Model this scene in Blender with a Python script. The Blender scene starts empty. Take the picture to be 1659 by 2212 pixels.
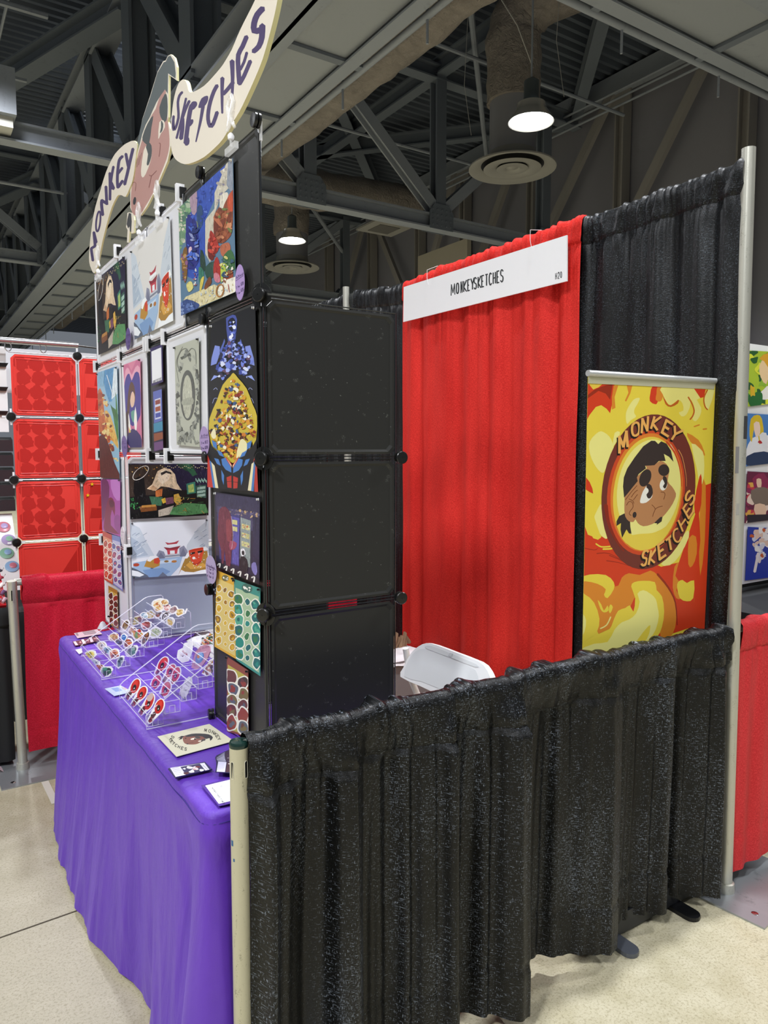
import bpy, math, random
from mathutils import Vector, Matrix, noise
PI = math.pi
SC = bpy.context.scene
COL = SC.collection
R = math.radians

# ---------------------------------------------------------------- camera and measuring from the photograph
F, CX, CY, CAMH = 1576.0, 829.5, 1106.0, 1.505
PITCH, HEAD = R(4.93), R(56.8)
CAM = Vector((-.537, -1.357, CAMH))
FW = Vector((math.cos(HEAD)*math.cos(PITCH), math.sin(HEAD)*math.cos(PITCH), -math.sin(PITCH)))
RT = Vector((math.sin(HEAD), -math.cos(HEAD), 0))
UP = RT.cross(FW)
cd = bpy.data.cameras.new('camera'); cam = bpy.data.objects.new('camera', cd); COL.objects.link(cam)
cam.matrix_world = Matrix.Translation(CAM) @ Matrix((RT, UP, -FW)).transposed().to_4x4()
cd.sensor_fit = 'HORIZONTAL'; cd.sensor_width = 36.0; cd.lens = 36.0*F/1659.0
cd.clip_start = .05; cd.clip_end = 300
SC.camera = cam

def U(px, py, p0, n):
    """where the sight line of a photograph pixel meets the real plane (p0, n)"""
    d = FW + RT*((px-CX)/F) - UP*((py-CY)/F)
    return CAM + d*((p0-CAM).dot(n)/d.dot(n))
XN, YN, ZN = Vector((1,0,0)), Vector((0,1,0)), Vector((0,0,1))
def UX(px,py,x): return U(px,py,Vector((x,0,0)),XN)
def UY(px,py,y): return U(px,py,Vector((0,y,0)),YN)
def UZ(px,py,z): return U(px,py,Vector((0,0,z)),ZN)

# ---------------------------------------------------------------- materials
def lin(h):
    h = h.lstrip('#'); o = []
    for i in (0,2,4):
        c = int(h[i:i+2],16)/255
        o.append(c/12.92 if c <= .04045 else ((c+.055)/1.055)**2.4)
    return (*o, 1)
MATS = {}
def newmat(name):
    m = bpy.data.materials.new(name); m.use_nodes = True
    nt = m.node_tree; b = nt.nodes['Principled BSDF']
    return m, nt, b
def mat(h, rough=.55, metal=0, spec=.5, key='paint', coat=0):
    k = (h, rough, metal, spec, key)
    if k in MATS: return MATS[k]
    m, nt, b = newmat('%s_%s' % (key, h.lstrip('#')))
    b.inputs['Base Color'].default_value = lin(h)
    b.inputs['Roughness'].default_value = rough
    b.inputs['Metallic'].default_value = metal
    b.inputs['Specular IOR Level'].default_value = spec
    b.inputs['Coat Weight'].default_value = coat
    MATS[k] = m; return m
def ink(h): return mat(h, .42, 0, .35, 'print')
PAINT = {}
def paint(h):
    """printed painting: the ink itself is mottled with brush strokes"""
    if h in PAINT: return PAINT[h]
    m, nt, b = newmat('painted_print_%s' % h.lstrip('#')); v = mapping(nt, (1,1,.45), 'Object')
    r = ramp(nt, [(.40, g(0)), (.47, g(1))]); nt.links.new(noisef(nt, v, 95, 4, .7, 1.2), r.inputs[0])
    r2 = ramp(nt, [(.60, g(0)), (.64, g(1))]); nt.links.new(noisef(nt, v, 60, 3, .7, 2), r2.inputs[0])
    c = lin(h); dk = tuple(x*.62 for x in c[:3])+(1,); lt = tuple(min(1, x*1.25+.03) for x in c[:3])+(1,)
    nt.links.new(mixc(nt, r2.outputs[0], mixc(nt, r.outputs[0], dk, c), lt), b.inputs['Base Color'])
    b.inputs['Roughness'].default_value = .42; b.inputs['Specular IOR Level'].default_value = .35
    PAINT[h] = m; return m
def node(nt, t, **kw):
    n = nt.nodes.new(t)
    for k, v in kw.items():
        if k in n.inputs: n.inputs[k].default_value = v
        else: setattr(n, k, v)
    return n
def ramp(nt, stops, interp='LINEAR'):
    r = nt.nodes.new('ShaderNodeValToRGB'); r.color_ramp.interpolation = interp
    e = r.color_ramp.elements
    while len(e) < len(stops): e.new(.5)
    for i, (p, c) in enumerate(stops):
        e[i].position = p; e[i].color = c if len(c) == 4 else (*c, 1)
    return r
def g(v): return (v, v, v, 1)
def mapping(nt, scale, coord='UV', loc=(0,0,0)):
    t = nt.nodes.new('ShaderNodeTexCoord'); m = nt.nodes.new('ShaderNodeMapping')
    m.inputs['Scale'].default_value = scale; m.inputs['Location'].default_value = loc
    nt.links.new(t.outputs[coord], m.inputs[0]); return m.outputs[0]
def noisef(nt, vec, scale=1, detail=2, rough=.5, dist=0):
    n = node(nt, 'ShaderNodeTexNoise', Scale=scale, Detail=detail, Roughness=rough, Distortion=dist)
    nt.links.new(vec, n.inputs['Vector']); return n.outputs['Fac']
def mth(nt, op, a, b=None):
    n = nt.nodes.new('ShaderNodeMath'); n.operation = op
    for i, s in enumerate((a, b)):
        if s is None: continue
        if isinstance(s, (int, float)): n.inputs[i].default_value = s
        else: nt.links.new(s, n.inputs[i])
    return n.outputs[0]
def mixc(nt, fac, a, b, blend='MIX'):
    n = nt.nodes.new('ShaderNodeMix'); n.data_type = 'RGBA'; n.blend_type = blend
    if isinstance(fac, (int, float)): n.inputs[0].default_value = fac
    else: nt.links.new(fac, n.inputs[0])
    for i, s in ((6, a), (7, b)):
        if isinstance(s, tuple): n.inputs[i].default_value = s
        else: nt.links.new(s, n.inputs[i])
    return n.outputs[2]
def bump(nt, b, h, strength=.3, dist=.001):
    n = node(nt, 'ShaderNodeBump', Strength=strength, Distance=dist)
    nt.links.new(h, n.inputs['Height']); nt.links.new(n.outputs[0], b.inputs['Normal'])

def weave(name, dark, light, thr=.55, rough=.5, spec=.5, sheen=.2, bs=.5, tscale=1.0, metal=0):
    """open woven banjo cloth: threads picked out by two crossed noises (UV in metres)"""
    m, nt, b = newmat(name); L = nt.links
    a = noisef(nt, mapping(nt, (620*tscale, 120*tscale, 1)), 1, 1)
    c = noisef(nt, mapping(nt, (110*tscale, 560*tscale, 1), loc=(5,3,0)), 1, 1)
    w = mth(nt, 'MAXIMUM', a, c)
    big = noisef(nt, mapping(nt, (9, 2.2, 1)), 1, 3)  # broad streaks in the thread colour, painted to imitate lit bands on the folds
    slub = noisef(nt, mapping(nt, (40*tscale, 400*tscale, 1)), 1, 2)
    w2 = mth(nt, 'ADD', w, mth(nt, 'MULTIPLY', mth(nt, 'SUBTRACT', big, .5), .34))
    w2 = mth(nt, 'ADD', w2, mth(nt, 'MULTIPLY', mth(nt, 'SUBTRACT', slub, .5), .2))
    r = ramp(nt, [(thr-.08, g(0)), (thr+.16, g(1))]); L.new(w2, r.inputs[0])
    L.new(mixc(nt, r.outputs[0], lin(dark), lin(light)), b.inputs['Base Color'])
    b.inputs['Roughness'].default_value = rough; b.inputs['Specular IOR Level'].default_value = spec
    b.inputs['Metallic'].default_value = metal
    b.inputs['Sheen Weight'].default_value = sheen; b.inputs['Sheen Roughness'].default_value = .4
    bump(nt, b, w2, bs, .0012)
    return m
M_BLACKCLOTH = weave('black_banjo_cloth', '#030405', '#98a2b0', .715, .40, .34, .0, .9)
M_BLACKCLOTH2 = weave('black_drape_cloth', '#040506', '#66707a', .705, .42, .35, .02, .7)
M_REDCLOTH = weave('red_banjo_cloth', '#bf2420', '#e23c33', .53, .6, .12, .0, .35)
M_REDCLOTH2 = weave('crimson_banjo_cloth', '#a81024', '#d0243e', .53, .5, .2, .05, .5)
M_REDCLOTH3 = weave('coral_red_cloth', '#c02a2e', '#e04448', .53, .6, .15, .0, .3)

def satin():
    m, nt, b = newmat('purple_satin')
    n1 = noisef(nt, mapping(nt, (14, 3, 1)), 1, 4, .6, .6)
    fine = noisef(nt, mapping(nt, (900, 900, 1)), 1, 1)
    nt.links.new(mixc(nt, n1, lin('#5128a2'), lin('#6a3cba')), b.inputs['Base Color'])
    b.inputs['Roughness'].default_value = .42; b.inputs['Specular IOR Level'].default_value = .45
    b.inputs['Sheen Weight'].default_value = .3; b.inputs['Sheen Tint'].default_value = lin('#a080ff')
    bump(nt, b, mth(nt, 'ADD', mth(nt, 'MULTIPLY', n1, 6.0), mth(nt, 'MULTIPLY', fine, .25)), .55, .0022)
    return m
M_SATIN = satin()
M_HEMLINE = mat('#2e1878', .6)

def concrete():
    m, nt, b = newmat('sealed_concrete'); L = nt.links
    v = mapping(nt, (1,1,1), 'Object')
    big = noisef(nt, v, .9, 6, .62, .4); mid = noisef(nt, v, 9, 5, .7); fine = noisef(nt, v, 130, 3, .7)
    grit = noisef(nt, v, 420, 1, .5)
    c = mixc(nt, big, lin('#a0987c'), lin('#c9c1a2'))
    r2 = ramp(nt, [(.35, g(0)), (.68, g(1))]); L.new(mid, r2.inputs[0])
    c = mixc(nt, mth(nt,'MULTIPLY', r2.outputs[0], .45), c, lin('#dad3bb'))
    r3 = ramp(nt, [(.38, g(1)), (.5, g(0))]); L.new(fine, r3.inputs[0])
    c = mixc(nt, mth(nt,'MULTIPLY', r3.outputs[0], .5), c, lin('#8d8365'))
    r4 = ramp(nt, [(.66, g(0)), (.72, g(1))]); L.new(grit, r4.inputs[0])
    c = mixc(nt, mth(nt,'MULTIPLY', r4.outputs[0], .45), c, lin('#f4efd8'))
    # scuffs and hairline cracks
    vo = node(nt, 'ShaderNodeTexVoronoi', feature='DISTANCE_TO_EDGE', Scale=1.3)
    dv = nt.nodes.new('ShaderNodeVectorMath'); dv.operation = 'ADD'
    nz = node(nt, 'ShaderNodeTexNoise', Scale=4.0, Detail=4.0); L.new(v, nz.inputs['Vector'])
    L.new(v, dv.inputs[0]); L.new(nz.outputs['Color'], dv.inputs[1]); L.new(dv.outputs[0], vo.inputs['Vector'])
    r5 = ramp(nt, [(.0, g(1)), (.0035, g(0))]); L.new(vo.outputs['Distance'], r5.inputs[0])
    gate = ramp(nt, [(.52, g(0)), (.6, g(1))]); L.new(noisef(nt, v, 1.7, 2), gate.inputs[0])
    c = mixc(nt, mth(nt,'MULTIPLY', mth(nt,'MULTIPLY', r5.outputs[0], gate.outputs[0]), .45), c, lin('#7a6f56'))
    L.new(c, b.inputs['Base Color'])
    rr = ramp(nt, [(.3, g(.34)), (.7, g(.6))]); L.new(mid, rr.inputs[0]); L.new(rr.outputs[0], b.inputs['Roughness'])
    b.inputs['Specular IOR Level'].default_value = .35
    bump(nt, b, mth(nt,'ADD', fine, mid), .25, .002)
    return m
M_FLOOR = concrete()

def worn(name, base, dirt, rough=.45, metal=0., amt=.5, scale=26, spec=.5):
    m, nt, b = newmat(name); L = nt.links
    v = mapping(nt, (1,1,.25), 'Object'); n1 = noisef(nt, v, scale, 6, .75, .5)
    n2 = noisef(nt, mapping(nt, (1,1,2.0), 'Object'), scale*5, 4, .8)
    r = ramp(nt, [(.56, g(0)), (.63, g(1))]); L.new(mth(nt,'ADD', mth(nt,'MULTIPLY', n1,.6), mth(nt,'MULTIPLY',n2,.4)), r.inputs[0])
    L.new(mixc(nt, mth(nt,'MULTIPLY', r.outputs[0], amt), lin(base), lin(dirt)), b.inputs['Base Color'])
    b.inputs['Roughness'].default_value = rough; b.inputs['Metallic'].default_value = metal
    b.inputs['Specular IOR Level'].default_value = spec
    bump(nt, b, n2, .15, .001)
    return m
M_CREAMPIPE = worn('worn_cream_pipe', '#bdb79a', '#4c4838', .4, .0, .85, 60)
M_ALU = worn('scuffed_aluminium_pipe', '#c3c2b6', '#7d7a6c', .38, .55, .6, 40)
M_PLATE = worn('steel_base_plate', '#a9adb0', '#7b7f80', .42, .6, .5, 9)
M_STEEL = worn('painted_truss_steel', '#666d76', '#545a62', .5, .0, .5, 3)
M_STEEL2 = worn('pale_painted_steel', '#8b9199', '#70757c', .5, .0, .5, 3)
M_DECK = worn('roof_deck', '#535a64', '#434952', .55, .0, .5, 2)
M_UNDER = worn('catwalk_plate', '#91969b', '#82878b', .5, .0, .5, 2)

def blackplastic():
    m, nt, b = newmat('scuffed_black_plastic'); L = nt.links
    v = mapping(nt, (1,1,1), 'Object')
    vo = node(nt, 'ShaderNodeTexVoronoi', feature='DISTANCE_TO_EDGE', Scale=34.0)
    nz = node(nt, 'ShaderNodeTexNoise', Scale=16.0, Detail=3.0); L.new(v, nz.inputs['Vector'])
    dv = nt.nodes.new('ShaderNodeVectorMath'); dv.operation = 'ADD'
    L.new(v, dv.inputs[0]); L.new(nz.outputs['Color'], dv.inputs[1]); L.new(dv.outputs[0], vo.inputs['Vector'])
    r = ramp(nt, [(0, g(1)), (.03, g(0))]); L.new(vo.outputs['Distance'], r.inputs[0])
    gate = ramp(nt, [(.65, g(0)), (.68, g(1))]); L.new(noisef(nt, v, 30, 2, .6), gate.inputs[0])
    dots = ramp(nt, [(.76, g(0)), (.79, g(1))]); L.new(noisef(nt, v, 150, 1), dots.inputs[0])
    s = mth(nt,'MAXIMUM', mth(nt,'MULTIPLY', r.outputs[0], gate.outputs[0]), mth(nt,'MULTIPLY', dots.outputs[0], .5))
    L.new(mixc(nt, mth(nt,'MULTIPLY', s, .6), lin('#2b2b29'), lin('#a3a59e')), b.inputs['Base Color'])
    b.inputs['Roughness'].default_value = .38; b.inputs['Specular IOR Level'].default_value = .35
    bump(nt, b, noisef(nt, v, 900, 1), .12, .0005)
    return m
M_BLKPANEL = blackplastic()
M_WHTPANEL = mat('#dcdce0', .4, 0, .5, 'plastic')
M_GREYPANEL = mat('#8b92a4', .4, 0, .5, 'plastic')
M_REDPANEL = mat('#e03a32', .4, 0, .5, 'plastic')
M_CONN = mat('#141413', .3, 0, .5, 'plastic')
M_WCLIP = mat('#e8e8ea', .35, 0, .5, 'plastic')
M_BWIRE = mat('#4a4c4e', .2, .8, .5, 'wire')
M_SWIRE = mat('#c9c9cc', .25, .8, .5, 'wire')
M_WHITE = mat('#f0f1f1', .4, 0, .5, 'board')
M_CHROME = mat('#cfcfcf', .18, 1, .5, 'chrome')
M_BLACK = mat('#0d0d0d', .5, 0, .5, 'black')

def duct():
    m, nt, b = newmat('duct_insulation'); L = nt.links
    v = mapping(nt, (1,1,1), 'Object')
    n = noisef(nt, v, 2.2, 5, .7, .8)
    n2 = noisef(nt, v, 9, 4, .7, 1.5)
    L.new(mixc(nt, n, lin('#6c655f'), lin('#9b9288')), b.inputs['Base Color'])
    b.inputs['Roughness'].default_value = .6
    bump(nt, b, mth(nt,'ADD', n, n2), .9, .05)
    return m
M_DUCT = duct()
M_DUCTG = worn('grey_duct_metal', '#85858a', '#727276', .5, .2, .5, 2)
M_WALL = worn('far_wall_panel', '#7f7e86', '#76757a', .7, .0, .4, 1)

def acrylic(name, fac, h, rough=.05):
    m = bpy.data.materials.new(name); m.use_nodes = True; nt = m.node_tree; nt.nodes.clear(); L = nt.links
    o = nt.nodes.new('ShaderNodeOutputMaterial'); t = nt.nodes.new('ShaderNodeBsdfTransparent')
    gl = node(nt, 'ShaderNodeBsdfPrincipled' if fac > .1 else 'ShaderNodeBsdfGlossy', Roughness=rough); gl.inputs[0].default_value = lin(h)
    lw = node(nt, 'ShaderNodeLayerWeight', Blend=.12)
    f = mth(nt, 'MINIMUM', mth(nt,'ADD', mth(nt,'MULTIPLY', lw.outputs['Fresnel'], .13), fac), 1.0)
    mx = nt.nodes.new('ShaderNodeMixShader'); L.new(f, mx.inputs[0]); L.new(t.outputs[0], mx.inputs[1]); L.new(gl.outputs[0], mx.inputs[2])
    L.new(mx.outputs[0], o.inputs[0]); return m
M_ACR = acrylic('clear_acrylic', .012, '#e8ecff')
M_ACRE = acrylic('clear_acrylic_edge', .42, '#f4f4ff', .15)
M_CLIP = acrylic('clear_clip_plastic', .3, '#ffffff', .08)

def emit(name, h, s):
    m, nt, b = newmat(name); b.inputs['Base Color'].default_value = lin(h)
    b.inputs['Emission Color'].default_value = lin(h); b.inputs['Emission Strength'].default_value = s
    return m
M_LAMP = emit('lamp_glow', '#f6fbff', 45)

# ---------------------------------------------------------------- mesh building
ORG = {}
class MB:
    def __init__(s): s.v=[]; s.f=[]; s.m=[]; s.mats=[]; s.sm=[]; s.uv=None
    def mi(s, mt):
        if mt not in s.mats: s.mats.append(mt)
        return s.mats.index(mt)
    def poly(s, pts, mt, smooth=False):
        b = len(s.v); s.v += [Vector(p) for p in pts]
        s.f.append(tuple(range(b, b+len(pts)))); s.m.append(s.mi(mt)); s.sm.append(smooth)
    def hexa(s, c, mt):
        b = len(s.v); s.v += [Vector(p) for p in c]; k = s.mi(mt)
        for q in ((0,3,2,1),(4,5,6,7),(0,1,5,4),(1,2,6,5),(2,3,7,6),(3,0,4,7)):
            s.f.append(tuple(b+i for i in q)); s.m.append(k); s.sm.append(False)
    def box(s, lo, hi, mt):
        (a,b,c),(d,e,f) = lo, hi
        s.hexa([(a,b,c),(d,b,c),(d,e,c),(a,e,c),(a,b,f),(d,b,f),(d,e,f),(a,e,f)], mt)
    def bar(s, a, b, w, h, mt, up=ZN):
        a, b = Vector(a), Vector(b); d = (b-a).normalized(); up = Vector(up)
        if abs(d.dot(up)) > .98: up = XN
        x = d.cross(up).normalized()*w/2; y = x.cross(d).normalized()*h/2
        s.hexa([a-x-y,a+x-y,a+x+y,a-x+y,b-x-y,b+x-y,b+x+y,b-x+y], mt)
    def ibeam(s, a, b, w, h, t, mt, up=ZN):
        a, b = Vector(a), Vector(b); d = (b-a).normalized(); up = Vector(up)
        if abs(d.dot(up)) > .98: up = XN
        x = d.cross(up).normalized(); y = x.cross(d).normalized()
        for o, ww, hh in ((y*(h/2-t/2), w, t), (-y*(h/2-t/2), w, t), (y*0, t, h-2*t)): s.bar(a+o, b+o, ww, hh, mt, y)
    def tube(s, pts, r, mt, n=10, cap=True, closed=False):
        pts = [Vector(p) for p in pts]; b0 = len(s.v); k = s.mi(mt); N = len(pts)
        rr = r if isinstance(r, (list, tuple)) else [r]*N
        px = None
        for i, p in enumerate(pts):
            if closed: d = (pts[(i+1)%N]-pts[i-1]).normalized()
            else: d = (pts[min(i+1,N-1)]-pts[max(i-1,0)]).normalized()
            if px is None:
                u = ZN if abs(d.z) < .95 else XN; px = d.cross(u).normalized()
            else:
                px = (px - d*px.dot(d)).normalized()
            py = d.cross(px)
            for j in range(n):
                t = 2*PI*j/n; s.v.append(p + (px*math.cos(t)+py*math.sin(t))*rr[i])
        for i in range(N if closed else N-1):
            i2 = (i+1) % N
            for j in range(n):
                j2 = (j+1) % n
                s.f.append((b0+i*n+j, b0+i*n+j2, b0+i2*n+j2, b0+i2*n+j)); s.m.append(k); s.sm.append(True)
        if cap and not closed:
            s.f.append(tuple(b0+j for j in range(n))[::-1]); s.m.append(k); s.sm.append(False)
            s.f.append(tuple(b0+(N-1)*n+j for j in range(n))); s.m.append(k); s.sm.append(False)
    def lathe(s, prof, c, mt, n=24, ax=ZN, cap=False):
        c = Vector(c); ax = Vector(ax).normalized(); u = XN if abs(ax.x) < .9 else YN
        px = ax.cross(u).normalized(); py = ax.cross(px); b0 = len(s.v); k = s.mi(mt)
        for r, z in prof:
            for j in range(n):
                t = 2*PI*j/n; s.v.append(c+ax*z+(px*math.cos(t)+py*math.sin(t))*r)
        for i in range(len(prof)-1):
            for j in range(n):
                j2=(j+1)%n; s.f.append((b0+i*n+j,b0+i*n+j2,b0+(i+1)*n+j2,b0+(i+1)*n+j)); s.m.append(k); s.sm.append(True)
        if cap:
            for i in (0, len(prof)-1):
                s.f.append(tuple(b0+i*n+j for j in range(n))); s.m.append(k); s.sm.append(False)
    def prism(s, pts, off, mt, side=None, back=None):
        off = Vector(off); pts = [Vector(p) for p in pts]; n = len(pts)
        s.poly(pts, mt); s.poly([p+off for p in pts][::-1], back or side or mt)
        b = len(s.v); s.v += pts + [p+off for p in pts]; k = s.mi(side or mt)
        for i in range(n):
            j=(i+1)%n; s.f.append((b+i,b+j,b+n+j,b+n+i)); s.m.append(k); s.sm.append(False)
    def grid(s, fn, nu, nv, mt, uvf=None):
        b = len(s.v); k = s.mi(mt)
        for j in range(nv+1):
            for i in range(nu+1): s.v.append(Vector(fn(i/nu, j/nv)))
        for j in range(nv):
            for i in range(nu):
                a = b+j*(nu+1)+i; s.f.append((a,a+1,a+nu+2,a+nu+1)); s.m.append(k); s.sm.append(True)
        if uvf:
            if s.uv is None: s.uv = {}
            for j in range(nv+1):
                for i in range(nu+1): s.uv[b+j*(nu+1)+i] = uvf(i/nu, j/nv)
    def build(s, name, parent=None, origin=None, sharp=40):
        me = bpy.data.meshes.new(name)
        if parent is not None: o0 = ORG[parent]
        elif origin is not None: o0 = Vector(origin)
        else:
            lo = Vector([min(p[i] for p in s.v) for i in range(3)]); hi = Vector([max(p[i] for p in s.v) for i in range(3)])
            o0 = Vector(((lo.x+hi.x)/2, (lo.y+hi.y)/2, lo.z))
        me.from_pydata([p-o0 for p in s.v], [], s.f)
        for mt in s.mats: me.materials.append(mt)
        me.polygons.foreach_set('material_index', s.m); me.polygons.foreach_set('use_smooth', s.sm)
        if s.uv:
            ul = me.uv_layers.new(name='UVMap')
            for lp in me.loops: ul.data[lp.index].uv = s.uv.get(lp.vertex_index, (0,0))
        me.update()
        if any(s.sm) and sharp: me.set_sharp_from_angle(angle=R(sharp))
        o = bpy.data.objects.new(name, me); COL.objects.link(o)
        if parent is not None: o.parent = parent
        else: o.location = o0
        ORG[o] = o0
        return o

def thing(name, label, cat, loc=(0,0,0), group=None):
    o = bpy.data.objects.new(name, None); COL.objects.link(o); o.location = loc; o.empty_display_size = .05
    ORG[o] = Vector(loc); return tag(o, label, cat, group)
def tag(o, label, cat, group=None):
    o['label'] = label; o['category'] = cat
    if group: o['group'] = group
    return o
def struct(o): o['kind'] = 'structure'; return o
def sstep(a, b, x):
    t = max(0, min(1, (x-a)/(b-a))); return t*t*(3-2*t)
def nz(x, y=0., z=0.): return noise.noise(Vector((x, y, z)))
def interp(cp, x):
    if x <= cp[0][0]: return cp[0][1]
    for (a, va), (b, vb) in zip(cp, cp[1:]):
        if x <= b:
            t = (x-a)/(b-a); t = t*t*(3-2*t)
            return va+(vb-va)*t
    return cp[-1][1]
def smoothpts(pts, k=4, closed=True):
    n = len(pts); out = []
    for i in range(n if closed else n-1):
        if closed: p0,p1,p2,p3 = pts[i-1],pts[i],pts[(i+1)%n],pts[(i+2)%n]
        else: p0,p1,p2,p3 = pts[max(i-1,0)],pts[i],pts[i+1],pts[min(i+2,n-1)]
        for q in range(k):
            t=q/k; t2=t*t; t3=t2*t
            out.append(tuple(.5*((2*p1[c])+(-p0[c]+p2[c])*t+(2*p0[c]-5*p1[c]+4*p2[c]-p3[c])*t2+(-p0[c]+3*p1[c]-3*p2[c]+p3[c])*t3) for c in range(len(p1))))
    if not closed: out.append(pts[-1])
    return out

# ---------------------------------------------------------------- printed artwork: flat ink shapes lying on a real sheet
FONT = {
 'A':[[(0,1),(.5,0),(1,1)],[(.2,.62),(.8,.62)]], 'B':[[(0,0),(0,1),(.8,1),(1,.75),(.7,.5),(0,.5)],[(0,0),(.7,0),(.9,.25),(.7,.5)]],
 'C':[[(1,.12),(.7,0),(.3,0),(0,.3),(0,.7),(.3,1),(.7,1),(1,.88)]], 'D':[[(0,0),(0,1),(.6,1),(1,.7),(1,.3),(.6,0),(0,0)]],
 'E':[[(1,0),(0,0),(0,1),(1,1)],[(0,.5),(.8,.5)]], 'F':[[(1,0),(0,0),(0,1)],[(0,.5),(.8,.5)]],
 'G':[[(1,.15),(.6,0),(.2,.1),(0,.5),(.2,.95),(.7,1),(1,.8),(1,.55),(.6,.55)]], 'H':[[(0,0),(0,1)],[(1,0),(1,1)],[(0,.5),(1,.5)]],
 'I':[[(.5,0),(.5,1)]], 'K':[[(0,0),(0,1)],[(1,0),(0,.55),(1,1)]], 'L':[[(0,0),(0,1),(1,1)]],
 'M':[[(0,1),(.08,0),(.5,.8),(.92,0),(1,1)]], 'N':[[(0,1),(0,0),(1,1),(1,0)]],
 'O':[[(.5,0),(.12,.12),(0,.5),(.12,.88),(.5,1),(.88,.88),(1,.5),(.88,.12),(.5,0)]],
 'P':[[(0,1),(0,0),(.8,0),(1,.25),(.8,.5),(0,.5)]], 'R':[[(0,1),(0,0),(.8,0),(1,.25),(.8,.5),(0,.5)],[(.5,.5),(1,1)]],
 'S':[[(1,.15),(.7,0),(.25,0),(0,.22),(.2,.45),(.8,.55),(1,.78),(.75,1),(.3,1),(0,.85)]], 'T':[[(0,0),(1,0)],[(.5,0),(.5,1)]],
 'U':[[(0,0),(0,.75),(.25,1),(.75,1),(1,.75),(1,0)]], 'V':[[(0,0),(.5,1),(1,0)]], 'W':[[(0,0),(.25,1),(.5,.3),(.75,1),(1,0)]],
 'X':[[(0,0),(1,1)],[(1,0),(0,1)]], 'Y':[[(0,0),(.5,.5),(1,0)],[(.5,.5),(.5,1)]], 'Z':[[(0,0),(1,0),(0,1),(1,1)]],
 '0':[[(.5,0),(.1,.15),(0,.5),(.1,.85),(.5,1),(.9,.85),(1,.5),(.9,.15),(.5,0)]], '1':[[(.2,.2),(.5,0),(.5,1)],[(.2,1),(.8,1)]],
 '2':[[(0,.2),(.3,0),(.8,0),(1,.25),(.8,.55),(0,1),(1,1)]], '3':[[(0,.1),(.5,0),(1,.2),(.8,.45),(.4,.5),(1,.6),(1,.85),(.5,1),(0,.9)]],
 '4':[[(.7,1),(.7,0),(0,.65),(1,.65)]], '5':[[(1,0),(.1,0),(0,.45),(.6,.4),(1,.65),(.8,.95),(.3,1),(0,.9)]],
 '8':[[(.5,.48),(.1,.25),(.5,0),(.9,.25),(.5,.48),(0,.75),(.5,1),(1,.75),(.5,.48)]],
 '$':[[(1,.2),(.6,.1),(.1,.25),(.3,.45),(.8,.58),(.9,.8),(.4,.92),(0,.8)],[(.5,-.05),(.5,1.05)]], ' ':[],
 'r':[[(.1,.4),(.1,1)],[(.1,.6),(.5,.42),(.9,.5)]], 'i':[[(.5,.4),(.5,1)],[(.5,.15),(.5,.22)]], 'n':[[(0,.4),(0,1)],[(0,.6),(.5,.4),(.9,.55),(.9,1)]],
 't':[[(.5,.1),(.5,.9),(.9,1)],[(.1,.4),(.9,.4)]], 's':[[(.9,.45),(.4,.4),(.1,.55),(.8,.8),(.6,1),(.1,.95)]],
 'f':[[(.9,.1),(.5,.1),(.4,1)],[(.1,.45),(.8,.45)]], 'o':[[(.5,.4),(.05,.7),(.5,1),(.95,.7),(.5,.4)]], 'k':[[(.1,0),(.1,1)],[(.9,.4),(.1,.7),(.9,1)]],
 'e':[[(.1,.7),(.9,.68),(.6,.4),(.2,.45),(.05,.75),(.4,1),(.9,.9)]], 'c':[[(.9,.45),(.3,.45),(.05,.7),(.4,1),(.9,.92)]], 'h':[[(.1,0),(.1,1)],[(.1,.6),(.6,.42),(.9,.6),(.9,1)]]}

def clip(poly, quad):
    """Sutherland-Hodgman against a convex outline"""
    ar = sum(quad[i-1][0]*quad[i][1]-quad[i][0]*quad[i-1][1] for i in range(len(quad)))
    sgn = 1 if ar > 0 else -1; out = poly
    for i in range(len(quad)):
        a, b = quad[i-1], quad[i]; src = out; out = []
        ins = lambda p: sgn*((b[0]-a[0])*(p[1]-a[1])-(b[1]-a[1])*(p[0]-a[0])) >= 0
        for j in range(len(src)):
            p, q = src[j-1], src[j]; ip, iq = ins(p), ins(q)
            if ip != iq:
                d1 = (b[0]-a[0])*(p[1]-a[1])-(b[1]-a[1])*(p[0]-a[0]); d2 = (b[0]-a[0])*(q[1]-a[1])-(b[1]-a[1])*(q[0]-a[0])
                t = d1/(d1-d2); out.append((p[0]+(q[0]-p[0])*t, p[1]+(q[1]-p[1])*t))
            if iq: out.append(q)
        if not out: return []
    return out
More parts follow.
